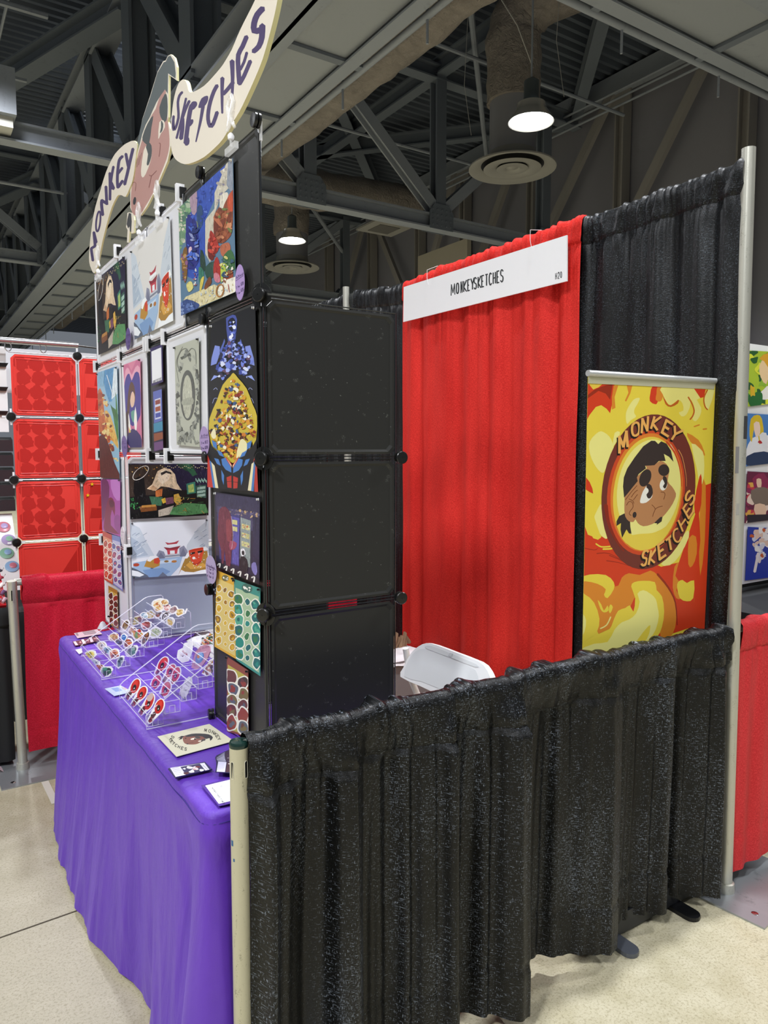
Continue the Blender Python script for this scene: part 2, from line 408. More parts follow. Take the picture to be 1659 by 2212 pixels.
class Art(MB):
    """ink laid on a sheet; coordinates are read off an enlarged crop of the photograph (x0, y0, scale) and meet the sheet's real plane"""
    def __init__(s, p0, n, view=(0,0,1), eps=8e-6):
        super().__init__(); s.p0=Vector(p0); s.n=Vector(n).normalized(); s.view=view; s.eps=eps; s.L=0; s.quad=None; s.ink=ink
        if (CAM-s.p0).dot(s.n) < 0: s.n.negate()
    def at(s, x, y, l=0):
        x0,y0,k = s.view; return U(x0+x/k, y0+y/k, s.p0, s.n) + s.n*l
    def sheet(s, pts, h, th=.0006, side=None):
        s.prism([s.at(x,y) for x,y in pts], -s.n*th, ink(h) if isinstance(h,str) else h, side or (ink(h) if isinstance(h,str) else h)); s.quad = list(pts)
    def p(s, h, pts, sm=0, clipit=True):
        if sm: pts = smoothpts(pts, sm)
        if clipit and s.quad: pts = clip(list(pts), s.quad)
        if len(pts) < 3: return
        s.L += s.eps
        s.poly([s.at(x,y,s.L) for x,y in pts], s.ink(h))
    def e(s, h, cx, cy, rx, ry, rot=0, n=18, a0=0, a1=360):
        c, q = math.cos(R(rot)), math.sin(R(rot)); pts=[]
        for i in range(n):
            t = R(a0+(a1-a0)*i/n); x=rx*math.cos(t); y=ry*math.sin(t); pts.append((cx+x*c-y*q, cy+x*q+y*c))
        s.p(h, pts)
    def ln(s, h, pts, w, sm=3, w2=None, round_=True):
        if sm and len(pts) > 2: pts = smoothpts(pts, sm, False)
        n=len(pts); Lp=[]; Rp=[]; w2 = w if w2 is None else w2
        for i,(x,y) in enumerate(pts):
            a=pts[max(i-1,0)]; b=pts[min(i+1,n-1)]; dx,dy=b[0]-a[0],b[1]-a[1]; d=math.hypot(dx,dy) or 1
            ww=(w+(w2-w)*i/max(n-1,1))/2; Lp.append((x-dy/d*ww,y+dx/d*ww)); Rp.append((x+dy/d*ww,y-dx/d*ww))
        if round_:
            def capd(p, q, w):
                dx,dy=p[0]-q[0],p[1]-q[1]; d=math.hypot(dx,dy) or 1; return (p[0]+dx/d*w*.4,p[1]+dy/d*w*.4)
            Lp = [capd(pts[0],pts[1],w)]+Lp+[capd(pts[-1],pts[-2],w2)]
        s.p(h, Lp+Rp[::-1])
    def ring(s, h, cx, cy, rx, ry, w, rot=0, n=28):
        c, q = math.cos(R(rot)), math.sin(R(rot)); pts=[]
        for i in range(n+1):
            t=2*PI*i/n; x=rx*math.cos(t); y=ry*math.sin(t); pts.append((cx+x*c-y*q, cy+x*q+y*c))
        s.ln(h, pts, w, 0, None, False)
    def blob(s, h, cx, cy, rx, ry, seed=0, jag=.3, n=9, rot=0):
        rd=random.Random(seed); c,q=math.cos(R(rot)),math.sin(R(rot)); pts=[]
        for i in range(n):
            t=2*PI*i/n; k=1+rd.uniform(-jag,jag); x=rx*k*math.cos(t); y=ry*k*math.sin(t); pts.append((cx+x*c-y*q,cy+x*q+y*c))
        s.p(h, pts, 3)
    def scat(s, cols, inside, n, r, seed=0, jag=.5, asp=1):
        rd=random.Random(seed); k=0; xs=[p[0] for p in inside]; ys=[p[1] for p in inside]; t=0
        while k<n and t<n*20:
            t+=1; x=rd.uniform(min(xs),max(xs)); y=rd.uniform(min(ys),max(ys)); c=False
            for i in range(len(inside)):
                (a,b),(d,e)=inside[i-1],inside[i]
                if (b>y)!=(e>y) and x<(d-a)*(y-b)/(e-b)+a: c=not c
            if c:
                rr=r*rd.uniform(.5,1.3); s.blob(rd.choice(cols),x,y,rr,rr*asp*rd.uniform(.6,1.5),rd.random(),jag,7,rd.uniform(0,180)); k+=1
    def text(s, h, st, o, xv, yv, w, adv=1.3, rnd=True):
        for i,ch in enumerate(st):
            for pl in FONT.get(ch, []):
                q = [(o[0]+xv[0]*(adv*i+u)+yv[0]*v, o[1]+xv[1]*(adv*i+u)+yv[1]*v) for u,v in pl]
                if len(pl) > 5: s.ln(h, q, w, 2, None, rnd); continue
                for (ax,ay),(bx,by) in zip(q, q[1:]):
                    dx,dy = bx-ax,by-ay; d = math.hypot(dx,dy) or 1; e = w*.38 if len(pl)>2 else 0; dx*=e/d; dy*=e/d
                    s.ln(h, [(ax-dx,ay-dy),(bx+dx,by+dy)], w, 0, None, rnd)
# ================================================================ the hall
b = MB(); b.poly([(-12,-9,0),(14,-9,0),(14,45,0),(-12,45,0)], M_FLOOR)
fl = struct(b.build('floor', origin=(0,0,0)))
b = MB(); mj = mat('#4f4736', .8)
a1, a2 = UZ(0,2026,0), UZ(168,1967,0); d = (a2-a1).normalized()
b.bar(a1-d*6+ZN*.0006, a2+d*9+ZN*.0006, .006, .001, mj)
q = Vector((-d.y, d.x, 0)); b.bar(a1-q*8+d*-2.2+ZN*.0006, a1+q*9+d*-2.2+ZN*.0006, .006, .001, mj)
o = b.build('joint', fl); o.name = 'expansion_joint'
# ribbed roof deck
b = MB(); y = -9.0; prof = []
while y < 45: prof += [(y,8.30),(y+.07,8.30),(y+.10,8.38),(y+.17,8.38)]; y += .2
for (y0,z0),(y1,z1) in zip(prof, prof[1:]): b.poly([(-12,y0,z0),(-12,y1,z1),(10.95,y1,z1),(10.95,y0,z0)], M_DECK)
struct(b.build('ceiling', origin=(0,0,8.3)))
b = MB(); b.box((10.9,-9,0),(11.1,45,8.4), M_WALL)
struct(b.build('wall_right', origin=(11,0,0)))
# wall framing: columns, diagonal braces, top rails
mw = worn('wall_frame_steel', '#8a8682', '#9c9896', .6, .0, .4, 2)
for i,y in enumerate((5.5,7.9,10.17,12.4,14.2,16.5,19.0)):
    t = thing('wall_column','grey steel wall column, %s from the right along the far wall'%('first','second','third','fourth','fifth','sixth','seventh')[i],'column',(10.75,y,0))
    b = MB(); b.ibeam((10.75,y,0),(10.75,y,8.0),.22,.2,.03,mw,YN); b.build('shaft',t)
    b = MB(); b.box((10.63,y-.25,7.75),(10.66,y+.25,8.05),mw); b.build('gusset_plate',t)
nm = ('in the first bay from the right','in the second bay from the right','in the third bay from the right','in the fourth bay from the right','in the fifth bay from the right','in the sixth bay from the right')
for i,(y0,z0,y1,z1) in enumerate(((6.05,7.9,7.75,5.4),(8.05,8.0,10.0,5.4),(10.4,8.0,12.2,5.0),(12.6,8.0,14.1,5.0),(16.3,8,14.5,5.2),(16.7,8,18.8,4.5))):
    b = MB(); b.bar((10.62,y0,z0),(10.62,y1,z1),.16,.1,mw,XN)
    tag(b.build('wall_brace'),'grey diagonal steel brace %s of the far wall'%nm[i],'brace')
t = thing('wall_rail','stack of long grey pipes and a beam running along the top of the far wall','beam',(10.6,12,7.9))
b = MB(); b.box((10.5,-2,7.95),(10.7,40,8.25),M_STEEL2); b.build('beam',t)
for k in range(3):
    b = MB(); b.tube([(10.3,-2,7.55+.13*k),(10.3,40,7.55+.13*k)],.022,M_STEEL2,8); b.build('pipe',t)

def gusset(parent, c, n, w=.5, h=.42):
    """bolted plate with its bolt heads"""
    b = MB(); c = Vector(c); u = Vector(n).cross(ZN)
    for s in (-1,1):
        o = c+Vector(n)*s*.11
        b.prism([o+u*x*w+ZN*z*h for x,z in ((-.5,-.5),(.5,-.5),(.5,.2),(.3,.5),(-.3,.5),(-.5,.2))], Vector(n)*.012*s, M_STEEL)
        for i in range(5):
            for j in range(4): b.lathe([(.0,.03),(.016,.028),(.018,.0)], o+u*(i-2)*w*.19+ZN*(j-1.7)*h*.2, M_STEEL, 6, Vector(n)*s)
    b.build('gusset_plate', parent)
# cross truss in front of the second lamp and its twin further back
def cross_truss(y, zl, zu, xs, diag, label, x0=-9, x1=10.7):
    t = thing('roof_truss', label, 'truss', ((x0+x1)/2, y, zl))
    b = MB(); b.ibeam((x0,y,zl),(x1,y,zl),.22,.24,.025,M_STEEL2); b.build('bottom_chord',t)
    b = MB(); b.ibeam((x0,y,zu),(x1,y,zu),.22,.24,.025,M_STEEL); b.build('top_chord',t)
    for x in xs:
        b = MB(); b.ibeam((x,y,zl),(x,y,zu),.2,.2,.03,M_STEEL,YN); b.build('post',t); gusset(t,(x,y,zl+.08),(0,-1,0))
    for (xa,za,xb,zb) in diag:
        b = MB(); b.ibeam((xa,y,za),(xb,y,zb),.18,.18,.03,M_STEEL2,YN); b.build('diagonal',t)
xs = [-2.7,-.2,2.3,4.81,7.3,9.8]
cross_truss(8.94,5.36,7.8,xs,[(xs[i+1],5.5,xs[i],7.7) for i in (2,3)]+[(7.3,5.5,9.8,7.7)],'nearer bolted steel truss crossing above the display and lamp row')
cross_truss(16.4,5.62,7.8,xs,[(xs[i+1],5.7,xs[i],7.7) for i in range(4)]+[(7.3,5.7,9.8,7.7)],'farther steel truss crossing behind the small second lamp')
cross_truss(24.2,5.9,7.8,xs,[(xs[i+1],5.9,xs[i],7.7) for i in range(5)],'most distant steel truss low at the left edge of the photo')
# long truss running away to the left, seen from its end: heavy close-set posts
t = thing('long_roof_truss','massive dark steel truss running away overhead at upper left','truss',(2.3,12,5.3))
b = MB(); b.ibeam((2.3,1,5.32),(2.3,40,5.32),.34,.3,.03,M_STEEL2); b.build('bottom_chord',t)
b = MB(); b.ibeam((2.3,1,7.75),(2.3,40,7.75),.34,.3,.03,M_STEEL2); b.build('top_chord',t)
yy = 4.2; k = 0
while yy < 34:
    b = MB(); b.ibeam((2.3,yy,5.4),(2.3,yy,7.7),.36,.34,.04,M_STEEL,XN); b.build('post',t)
    b = MB(); b.ibeam((2.3,yy,5.4),(2.3,yy+2.2,7.7),.26,.26,.035,M_STEEL,XN); b.build('diagonal',t)
    yy += 2.35
# brace beams from the long truss to the left
for y0,y1,l in ((9.4,15.2,'thick dark diagonal roof brace crossing the top left corner'),(17.2,23,'second dark diagonal roof brace, lower at the left edge')):
    b = MB(); b.ibeam((2.3,y0,7.6),(-3.0,y1+9,7.6),.3,.3,.03,M_STEEL); tag(b.build('roof_brace'),l,'brace')
# purlins and joists under the deck
pn = 'first second third fourth fifth sixth seventh'.split()
for i,(a,c) in enumerate((((4.6,2,7.95),(10.6,8.9,7.95)),((4.9,9.1,7.95),(10.6,15.6,7.95)),((10.6,9.2,7.9),(5.0,15.6,7.9)),((4.81,8.9,7.9),(4.81,30,7.9)),((7.3,2,7.9),(7.3,30,7.9)))):
    b = MB(); b.ibeam(a,c,.2,.28,.03,M_STEEL); tag(b.build('roof_joist'),'dark steel roof joist under the ribbed deck, %s of those behind the lamps'%pn[i],'beam')
# catwalk troughs: flat pale underside between two rails
def catwalk(name, axis, c, lo, hi, z, label):
    def P(a, o, zz): return (c+o, a, zz) if axis == 'y' else (a, c+o, zz)
    t = thing(name, label, 'catwalk', P((lo+hi)/2,0,z))
    b = MB(); lo_, hi_ = P(lo,-.3,z), P(hi,.3,z+.02); b.box([min(a,d) for a,d in zip(lo_,hi_)],[max(a,d) for a,d in zip(lo_,hi_)],M_UNDER); b.build('underside_plate',t)
    for s in (-.36,.36):
        b = MB(); b.ibeam(P(lo,s,z+.08),P(hi,s,z+.08),.14,.26,.02,M_STEEL2); b.build('side_beam',t)
    b = MB(); b.tube([P(lo,.52,z-.02),P(hi,.52,z-.02)],.035,M_STEEL2,10); b.build('conduit',t)
    a = lo+.6
    while a < hi:
        b = MB(); b.bar(P(a,-.36,z-.02),P(a,.55,z-.02),.09,.03,M_STEEL); b.build('cross_strap',t)
        b = MB(); b.tube([P(a+.4,.52,z-.25),P(a+.4,.52,z+.3)],.012,M_STEEL2,6); b.build('hanger_rod',t)
        a += 1.45
catwalk('catwalk','y',2.86,1.5,33,5.22,'grey catwalk underside running from top centre down behind the sign')
catwalk('catwalk','x',2.62,3.9,10.6,5.22,'grey catwalk underside crossing the top right corner')
# insulated ducts
def ductpipe(pts, r, label, mt=M_DUCT, seed=0, step=.18, wr=.07):
    P_=[]; 
    for a,c in zip(pts, pts[1:]):
        a,c=Vector(a),Vector(c); n=max(1,int((c-a).length/step)); P_ += [a+(c-a)*i/n for i in range(n)]
    P_.append(Vector(pts[-1]))
    rr=[r*(1+wr*nz(i*.9,seed)+(.05 if i%5==0 else 0)) for i in range(len(P_))]
    b=MB(); b.tube(P_, rr, mt, 28)
    for i,v in enumerate(b.v[:len(P_)*28]):
        c=P_[i//28]; dd=v-c; b.v[i]=c+dd*(1+.10*nz(v.x*2.6,v.y*2.6,v.z*2.6+seed)+.05*nz(v.x*8,v.y*8,v.z*8)) if mt is M_DUCT else v
    return b
o = ductpipe([(4.05,-.5,5.9),(4.05,26,5.9)],.3,'',seed=3).build('insulated_duct'); tag(o,'lumpy insulated air duct slung beside the central catwalk','duct')
def dropduct(x, y, z, r, rd, label, seed):
    t = thing('air_diffuser', label, 'diffuser', (x,y,z))
    el = [(x+.02,y,7.55),(x,y,6.95)]
    arc=[(x+1.2,y-3.4,7.75),(x+.75,y-1.9,7.75),(x+.35,y-.8,7.75),(x+.1,y-.2,7.65),(x,y,7.35),(x,y,6.95),(x,y,6.4)]
    if y>10: arc=[(x,y,8.1),(x,y,7.4),(x,y,6.9),(x,y,6.4)]
    ductpipe(smoothpts(arc,4,False), r*1.12, '', seed=seed, wr=.04).build('insulated_elbow',t)
    b=MB(); b.tube([(x,y,6.5),(x,y,z+.16)],r,M_DUCTG,32); b.build('drop_duct',t)
    b=MB(); b.lathe([(r,.22),(r*1.02,.2),(r*1.05,.12),(rd*.8,.06),(rd,.02),(rd,0),(rd*.97,-.005),(rd*.72,.05)],(x,y,z),M_DUCTG2,40); b.build('outer_cone',t)
    b=MB(); b.lathe([(rd*.66,.0),(rd*.5,-.015),(rd*.34,.03)],(x,y,z),M_DUCTG2,40); b.build('middle_ring',t)
    b=MB(); b.lathe([(rd*.36,.0),(rd*.2,-.01),(rd*.14,.015),(0.001,-.01)],(x,y,z),M_DUCTG2,32); b.build('centre_cone',t)
    b=MB(); b.lathe([(rd*.98,.01),(rd*.7,.055),(.001,.12)],(x,y,z),M_BLACK,32); b.build('dark_throat',t)
M_DUCTG2 = mat('#8e8c85',.45,.1,.5,'diffuser')
dropduct(6.93,6.7,5.5,.33,.62,'large round ceiling air diffuser on a drop duct behind the bright lamp',5)
dropduct(7.12,14.2,5.66,.36,.62,'smaller distant round air diffuser below the second lamp',8)
t = thing('insulated_duct','wrinkled brown insulated duct crossing behind the steel truss','duct',(7.2,12,6.5))
ductpipe([(3.9,12.0,6.48),(9.6,12.0,6.85)],.36,'',seed=11).build('sleeve',t)
b=MB(); b.box((7.9,11.75,6.2),(8.5,12.25,6.6),M_DUCTG); b.build('vent_box',t)
b=MB(); b.box((7.75,11.6,6.16),(8.65,12.4,6.2),M_DUCTG2); b.box((7.95,11.75,6.15),(8.45,12.25,6.16),mat('#55534f',.7)); b.build('vent_grille',t)
# hanging high-bay lamps that show
def highbay(x,y,z,label,glow=True,s=1.0):
    t=thing('high_bay_lamp',label,'lamp',(x,y,z))
    b=MB(); b.lathe([(.12*s,.22*s),(.17*s,.2*s),(.18*s,.13*s),(.2*s,.11*s),(.27*s,0),(.275*s,-.012),(.262*s,-.006),(.19*s,.1*s),(.02,.18*s)],(x,y,z),M_CHROME2,36); b.build('reflector',t)
    b=MB(); b.lathe([(.001,-.0),(.12*s,-.004),(.235*s,.03*s)],(x,y,z+.012),M_LAMP,32); b.build('lens',t)
    b=MB(); b.lathe([(.001,.5*s),(.05*s,.49*s),(.09*s,.46*s),(.09*s,.28*s),(.12*s,.2*s)],(x,y,z),mat('#5c6467',.4,.5),24); b.build('ballast_housing',t)
    b=MB(); b.tube([(x,y,z+.48*s),(x,y,8.3)],.012,M_STEEL2,6); b.build('hanging_rod',t)
    b=MB(); b.tube([(x+.02,y,z+.62*s),(x-.15,y+.1,z+1.1),(x-.4,y+.3,z+1.6),(x-.9,y+.5,8.2)],.006,mat('#b5b3ad',.5),5); b.build('power_cord',t)
M_CHROME2 = mat('#d7d4cc',.25,.6,.5,'reflector')
highbay(5.98,5.36,5.45,'big glaring high bay lamp hanging in front of the large diffuser')
highbay(6.14,12.2,5.66,'small distant high bay lamp hanging beside the display tower')
for x,y,z,l in ((*UY(210,322,15.7),'tiny lamp glinting between truss posts above the word MONKEY'),(*UY(295,198,12.0),'tiny lamp glinting at upper left between truss posts')):
    t=thing('distant_lamp',l,'lamp',(x,y,z)); b=MB(); b.lathe([(.001,0),(.05,.01),(.07,.1),(.04,.2),(.001,.22)],(x,y,z),M_LAMP,12); b.build('bulb',t)
    b=MB(); b.tube([(x,y,z+.22),(x,y,8.3)],.01,M_STEEL,6); b.build('rod',t)
# thin pipes and conduits overhead
cn=0
for pts,r,l in (([(3.2,9.3,6.9),(3.2,20,6.9)],.03,'thin pipe beside the long truss'),
    ([(3.9,4.4,7.7),(10.4,11.2,7.5)],.045,'slanting pale sprinkler pipe left of the bright lamp'),
    ([(3.6,7.6,7.4),(10.4,7.6,7.4)],.03,'long thin sprinkler pipe above the truss diagonal'),
    ([(3.6,10.4,7.2),(10.4,10.4,7.2)],.03,'long thin sprinkler pipe behind the truss'),
    ([(4.4,10.2,6.9),(10.4,17.2,6.9)],.05,'pale pipe crossing behind the middle truss post'),
    ([(-5,13.5,6.2),(2.2,13.5,6.2)],.03,'thin pipe crossing the truss posts at left')):
    b=MB(); b.tube(pts,r,M_STEEL2,8); tag(b.build('ceiling_pipe'),l,'pipe')
for k in range(3):
    b=MB(); x=.15+.34*k; b.tube([(x,7.5,7.2),(x,30,7.2)],.02,M_STEEL2,6); tag(b.build('conduit_run'),'thin parallel conduit at upper left, %s of three'%('leftmost','middle one','rightmost')[k],'conduit')
for k,yy in enumerate((9.5,11.5,13.8,16.5)):
    b=MB(); b.bar((-.2,yy,7.15),(1.3,yy,7.15),.06,.04,M_STEEL2); tag(b.build('conduit_hanger'),'short cross bar carrying the three upper left conduits, %s from the camera'%pn[k],'bracket')
for (x,y) in ((6.55,5.4),(6.3,6.9)):
    b=MB(); b.tube([(x,y,8.3),(x-.02,y+.1,6.6),(x+.03,y,5.9)],.004,mat('#a9a7a2',.5),5); tag(b.build('hanging_wire'),'thin wire hanging %s the bright lamp'%('just left of' if y>6 else 'close beside'),'wire')
b=MB(); b.box((9.0,10.2,4.5),(9.1,11.87,5.68),mat('#a39c8b',.8)); tag(b.build('wall_box'),'pale beige panel standing behind the red drape near the far wall','panel')
t=thing('roof_speaker','grey box fitting fixed under the truss at the left edge','fitting',(.1,8.7,5.4)); b=MB(); b.box((.05,8.5,5.42),(.75,9.1,5.95),M_STEEL2); b.build('housing',t); b=MB(); b.box((.35,8.6,5.3),(.72,9.0,5.42),mat('#b9b8b0',.5)); b.build('pale_base',t)
t=thing('vent_unit','grey louvred vent unit at the top right corner','vent',(6.5,1.9,5.6)); b=MB(); b.box((5.9,1.5,5.55),(7.0,2.2,5.9),M_DUCTG); b.build('housing',t)
b=MB(); [b.box((6.0+.02*k,1.58+.08*k,5.53),(6.9,1.62+.08*k,5.55),M_STEEL) for k in range(7)]; b.build('louvre',t)
# ================================================================ pipe and drape
def drape(name, label, A, B, front, ztop, zbot, prof, mt, seed=0, hdr=.105, gather=.011, gl=.028, rod=.021, res=.005, hemline=.11, nv=58, mid=.0, cat='drape', slump=.0):
    A, B, front = Vector(A), Vector(B), Vector(front); Ln=(B-A).length; d=(B-A)/Ln; nu=int(Ln/res)
    rows=[]
    for dz,f in ((-hdr,-.012),(-.075,-.018),(-.045,-rod-.004),(-.022,-rod-.006)): rows.append(('h',f,dz))
    for k in range(1,8):
        t=PI*k/8; rows.append(('h',-math.cos(t)*(rod+.006), math.sin(t)*(rod+.004)-.022+.0))
    for dz,f in ((-.03,rod+.007),(-.045,rod+.006),(-.06,rod+.004),(-.075,rod+.003),(-.088,rod+.001),(hdr*-.97,rod-.001),(-hdr,rod-.003),(-hdr-.004,rod-.004)): rows.append(('h',f,dz))
    for k in range(1,nv+1): rows.append(('s',k/nv,0))
    def zt(u): return ztop(u) if callable(ztop) else ztop
    def rid(x, s): 
        return 2.6*abs(nz(x, s))+1.2*abs(nz(x*2.3, s+4))-.85
    verts=[]; uvs=[]
    for kind,a,c in rows:
        for i in range(nu+1):
            u=Ln*i/nu; z0=zt(u)-.0
            G = rid(u/gl*.62, seed+.3)
            G2 = nz(u/gl*1.9, seed+7)
            if kind=='h':
                sl = c*.25
                G = rid((u+sl)/gl*.62+.25*nz(u*9,c*20,seed), seed+.3); 
                rr = 1 + (gather*G*.9+gather*.35*G2)/abs(rod)
                k = 1 if c>-.05 else .75
                f = a + (1 if a>0 else -1)*max(gather*(G*.85+.35*G2)*k,-.003) + max(prof(u),-.03)*(.15+.45*sstep(-.03,-hdr,c))
                z = z0 + c + (max(gather*.75*(G*.7+.3*G2),-.002) if c>-.03 else 0) + slump*nz(u*3,seed)
                if abs(c+hdr)<.002: f -= .003
                uvs.append((u, .2-c)); off=f; x=u+.35*gather*nz(u*60,c*30,seed)
            else:
                t=a; zz=(z0-hdr-.008); z=zz+(zbot-zz)*t; h=z-zbot
                zn=(z0-hdr-z)
                fade=math.exp(-zn/.16)
                f=(rod-.004)*(1-.3*t)+prof(u)*(.75+.25*(1-math.exp(-zn/.3)))+gather*(G*.8+.3*G2)*fade
                f+=.0035*nz(u*7,z*3,seed)+.0022*nz(u*28,z*1.5,seed+3)+mid*nz(u*2.2,z*1.1,seed+9)*math.sin(PI*min(1,t))
                if hemline and abs(h-hemline)<.007: f-=.0035
                if hemline and h<hemline: f+=.0015
                x=u+.006*nz(u*6,z*2,seed+4); uvs.append((u,.2+zn))
                if t>.985: z+=.007*nz(u*5,seed)
            verts.append(A+d*x+front*f+ZN*(z))
    b=MB(); b.v=verts; W=nu+1; k=b.mi(mt)
    for j in range(len(rows)-1):
        for i in range(nu):
            q=j*W+i; b.f.append((q,q+1,q+W+1,q+W)); b.m.append(k); b.sm.append(True)
    b.uv={i:uv for i,uv in enumerate(uvs)}
    o=b.build(name, sharp=0); tag(o,label,cat); return o
def pleats(seed, amp=.018, lam=.13, sharp=1.1):
    def f(u):
        ph=u/lam+1.1*nz(u*2.3,seed); v=math.sin(2*PI*ph)*.62+math.sin(2*PI*ph*1.73+seed)*.38
        v=math.copysign(abs(v)**sharp,v); return amp*v*(.75+.6*nz(u*3.1,seed+5))
    return f
# side rail drape (its hem measured fold by fold)
CP=[(0,.0),(.03,.05),(.08,.0),(.15,-.02),(.22,.03),(.245,.036),(.29,-.02),(.36,-.028),(.40,-.005),(.45,.012),(.51,.045),(.535,-.012),(.59,-.02),(.64,.015),(.70,.06),(.725,.062),(.765,-.05),(.82,-.045),
    (.90,-.055),(.95,-.03),(.99,-.018),(1.06,.018),(1.1,.032),(1.125,.02),(1.165,-.05),(1.22,-.03),(1.28,-.036),(1.32,-.02),(1.375,.008),(1.395,.004),(1.44,-.058),(1.49,-.02),(1.55,.014),(1.60,.04),(1.615,.03),(1.645,-.02),(1.69,.0),(1.71,.02)]
rail2=pleats(77,.009,.062,.8)
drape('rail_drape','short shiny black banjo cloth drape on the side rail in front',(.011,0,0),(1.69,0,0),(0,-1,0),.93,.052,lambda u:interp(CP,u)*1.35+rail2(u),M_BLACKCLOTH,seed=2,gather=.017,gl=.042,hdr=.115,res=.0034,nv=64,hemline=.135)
def zback(y):
    return interp([(0,2.405),(.65,2.393),(1.4,2.385),(1.84,2.37),(2.44,2.42),(2.8,2.42),(4.6,2.42)], y)
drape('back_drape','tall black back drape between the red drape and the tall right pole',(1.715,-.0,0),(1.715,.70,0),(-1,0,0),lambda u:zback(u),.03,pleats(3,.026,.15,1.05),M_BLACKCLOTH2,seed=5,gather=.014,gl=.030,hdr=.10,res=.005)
def redp(u):
    p=pleats(21,.024,.21,1.15)(u); return p+.012+.02*math.exp(-((u-.28)/.03)**2)
drape('back_drape','bright red back drape behind the name sign',(1.70,.635,0),(1.70,1.845,0),(-1,0,0),lambda u:zback(u+.635)+.003,.03,redp,M_REDCLOTH,seed=8,gather=.0135,gl=.027,hdr=.10,res=.005)
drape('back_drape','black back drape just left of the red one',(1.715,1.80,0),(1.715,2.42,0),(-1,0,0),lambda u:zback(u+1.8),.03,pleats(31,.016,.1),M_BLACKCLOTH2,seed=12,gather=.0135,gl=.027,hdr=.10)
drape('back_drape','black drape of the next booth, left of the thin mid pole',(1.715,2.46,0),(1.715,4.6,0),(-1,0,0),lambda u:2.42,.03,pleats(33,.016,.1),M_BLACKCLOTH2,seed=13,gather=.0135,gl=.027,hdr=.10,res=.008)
drape('rail_drape','short crimson drape on the rail left of the display',(-.12,2.31,0),(1.66,2.31,0),(0,-1,0),.925,.10,pleats(41,.016,.3),M_REDCLOTH2,seed=15,gather=.016,gl=.09,hdr=.125,hemline=.1)
drape('rail_drape','short coral red drape on the rail right of the tall pole',(1.745,.0,0),(3.3,.0,0),(0,-1,0),.935,.06,pleats(47,.015,.2),M_REDCLOTH3,seed=17,gather=.013,gl=.05,hdr=.1,hemline=.12)
# crossbars
for a,c,r,l in (((0,0,.906),(1.71,0,.906),.011,'rail tube inside the black rail drape'),((1.71,0,2.375),(1.71,2.44,2.352),.011,'rod inside the back drapes'),((1.71,2.44,2.39),(1.71,4.7,2.39),.012,"rod inside the next booth's black drape"),
                ((-.15,2.31,.9),(1.69,2.31,.9),.016,'rail tube inside the crimson drape'),((1.73,0,.91),(3.4,0,.91),.016,'rail tube inside the coral red drape')):
    b=MB(); b.tube([a,c],r,M_ALU,12); tag(b.build('crossbar'),l,'rail')
# uprights
def slot(b,c,n,ang,r,z,h,w):
    for s in (1,):
        u=Vector((math.cos(ang),math.sin(ang),0)); p=Vector((c[0],c[1],z))+u*(r+.0002); t=u.cross(ZN)
        pts=[]
        for k in range(9): q=PI*k/8; pts.append(p+t*math.cos(q)*w/2+ZN*(h/2-w/2+math.sin(q)*w/2))
        for k in range(9): q=PI+PI*k/8; pts.append(p+t*math.cos(q)*w/2+ZN*(-h/2+w/2+math.sin(q)*w/2))
        b.poly(pts,M_BLACK)
        b.tube(pts,.0006,mat('#d8d4c0',.4),4,closed=True)
def pole(name,label,bot,top,r,mt,plate=True,cap=None,slots=(),pa=0,ps=.45,marks=(),po=(0,0)):
    bot,top=Vector(bot),Vector(top); t=thing(name,label,'pole',bot)
    b=MB(); n=24; b.tube([bot+(top-bot)*k/n for k in range(n+1)],r,mt,28); b.build('tube',t)
    if slots:
        b=MB()
        for ang,z,h,w in slots: slot(b,top,None,ang,r,z,h,w)
        b.build('slot',t)
    if cap:
        b=MB(); b.lathe([(.001,.004),(r*.8,.002),(r*.93,.004),(r*1.04,.0),(r*1.04,-.005),(r,-.008)],top,mat(cap,.25,.1,.6,'cap'),28); b.build('end_cap',t)
    if plate:
        b=MB(); c,s=math.cos(pa),math.sin(pa); h=ps/2
        b.prism([bot+Vector((po[0]+x*c-y*s,po[1]+x*s+y*c,.006)) for x,y in ((-h,-h),(h,-h),(h,h),(-h,h))],(0,0,-.006),M_PLATE); p=b.build('base_plate',t)
        b=MB(); 
        for x,y in ((-h*.75,-h*.75),(h*.75,-h*.75),(h*.75,h*.75)): b.lathe([(.001,.0075),(.008,.0075),(.011,.0062)],bot+Vector((po[0]+x*c-y*s,po[1]+x*s+y*c,0)),M_CHROME,12)
        b.build('stud',p)
        b=MB(); b.lathe([(r+.008,0),(r+.006,.03),(r,.032)],bot+ZN*.006,M_ALU,20); b.build('collar',t)
    for z0,z1,a0,w,h in marks:
        b=MB(); b.grid(lambda u,v:bot+(top-bot)*((z0+(z1-z0)*v))+Vector((math.cos(a0+(u-.5)*w),math.sin(a0+(u-.5)*w),0))*(r+.0004),6,4,mat(h,.5)); b.build('paint_mark',t)
    return t
cang=math.atan2(-1.357,-.537)
pole('upright_pole','short worn cream pole with dark green cap at front corner',(-.004,-.004,0),(0,0,.914),.019,M_CREAMPIPE,True,'#16302b',
     [(cang+.80,.862,.036,.0075),(cang-.78,.862,.036,.0070)],.3,.4,((.77,.783,cang-1.0,.35,'#2c5f8f'),(.735,.742,cang-.75,.2,'#2c5f8f')))
pole('upright_pole','tall scuffed aluminium pole at the back right corner',(1.735,-.012,0),(1.712,0,2.44),.021,M_ALU,True,None,(),.12,.42,((.63,.66,cang+.5,1.2,'#38383a'),(.585,.62,cang-.9,.5,'#77777a'),(.53,.545,cang-.6,.4,'#9a9a94')),(.10,.05))
pole('upright_pole','mid back pole whose tip shows above the black drape',(1.70,2.45,0),(1.68,2.44,2.455),.019,M_ALU,False)
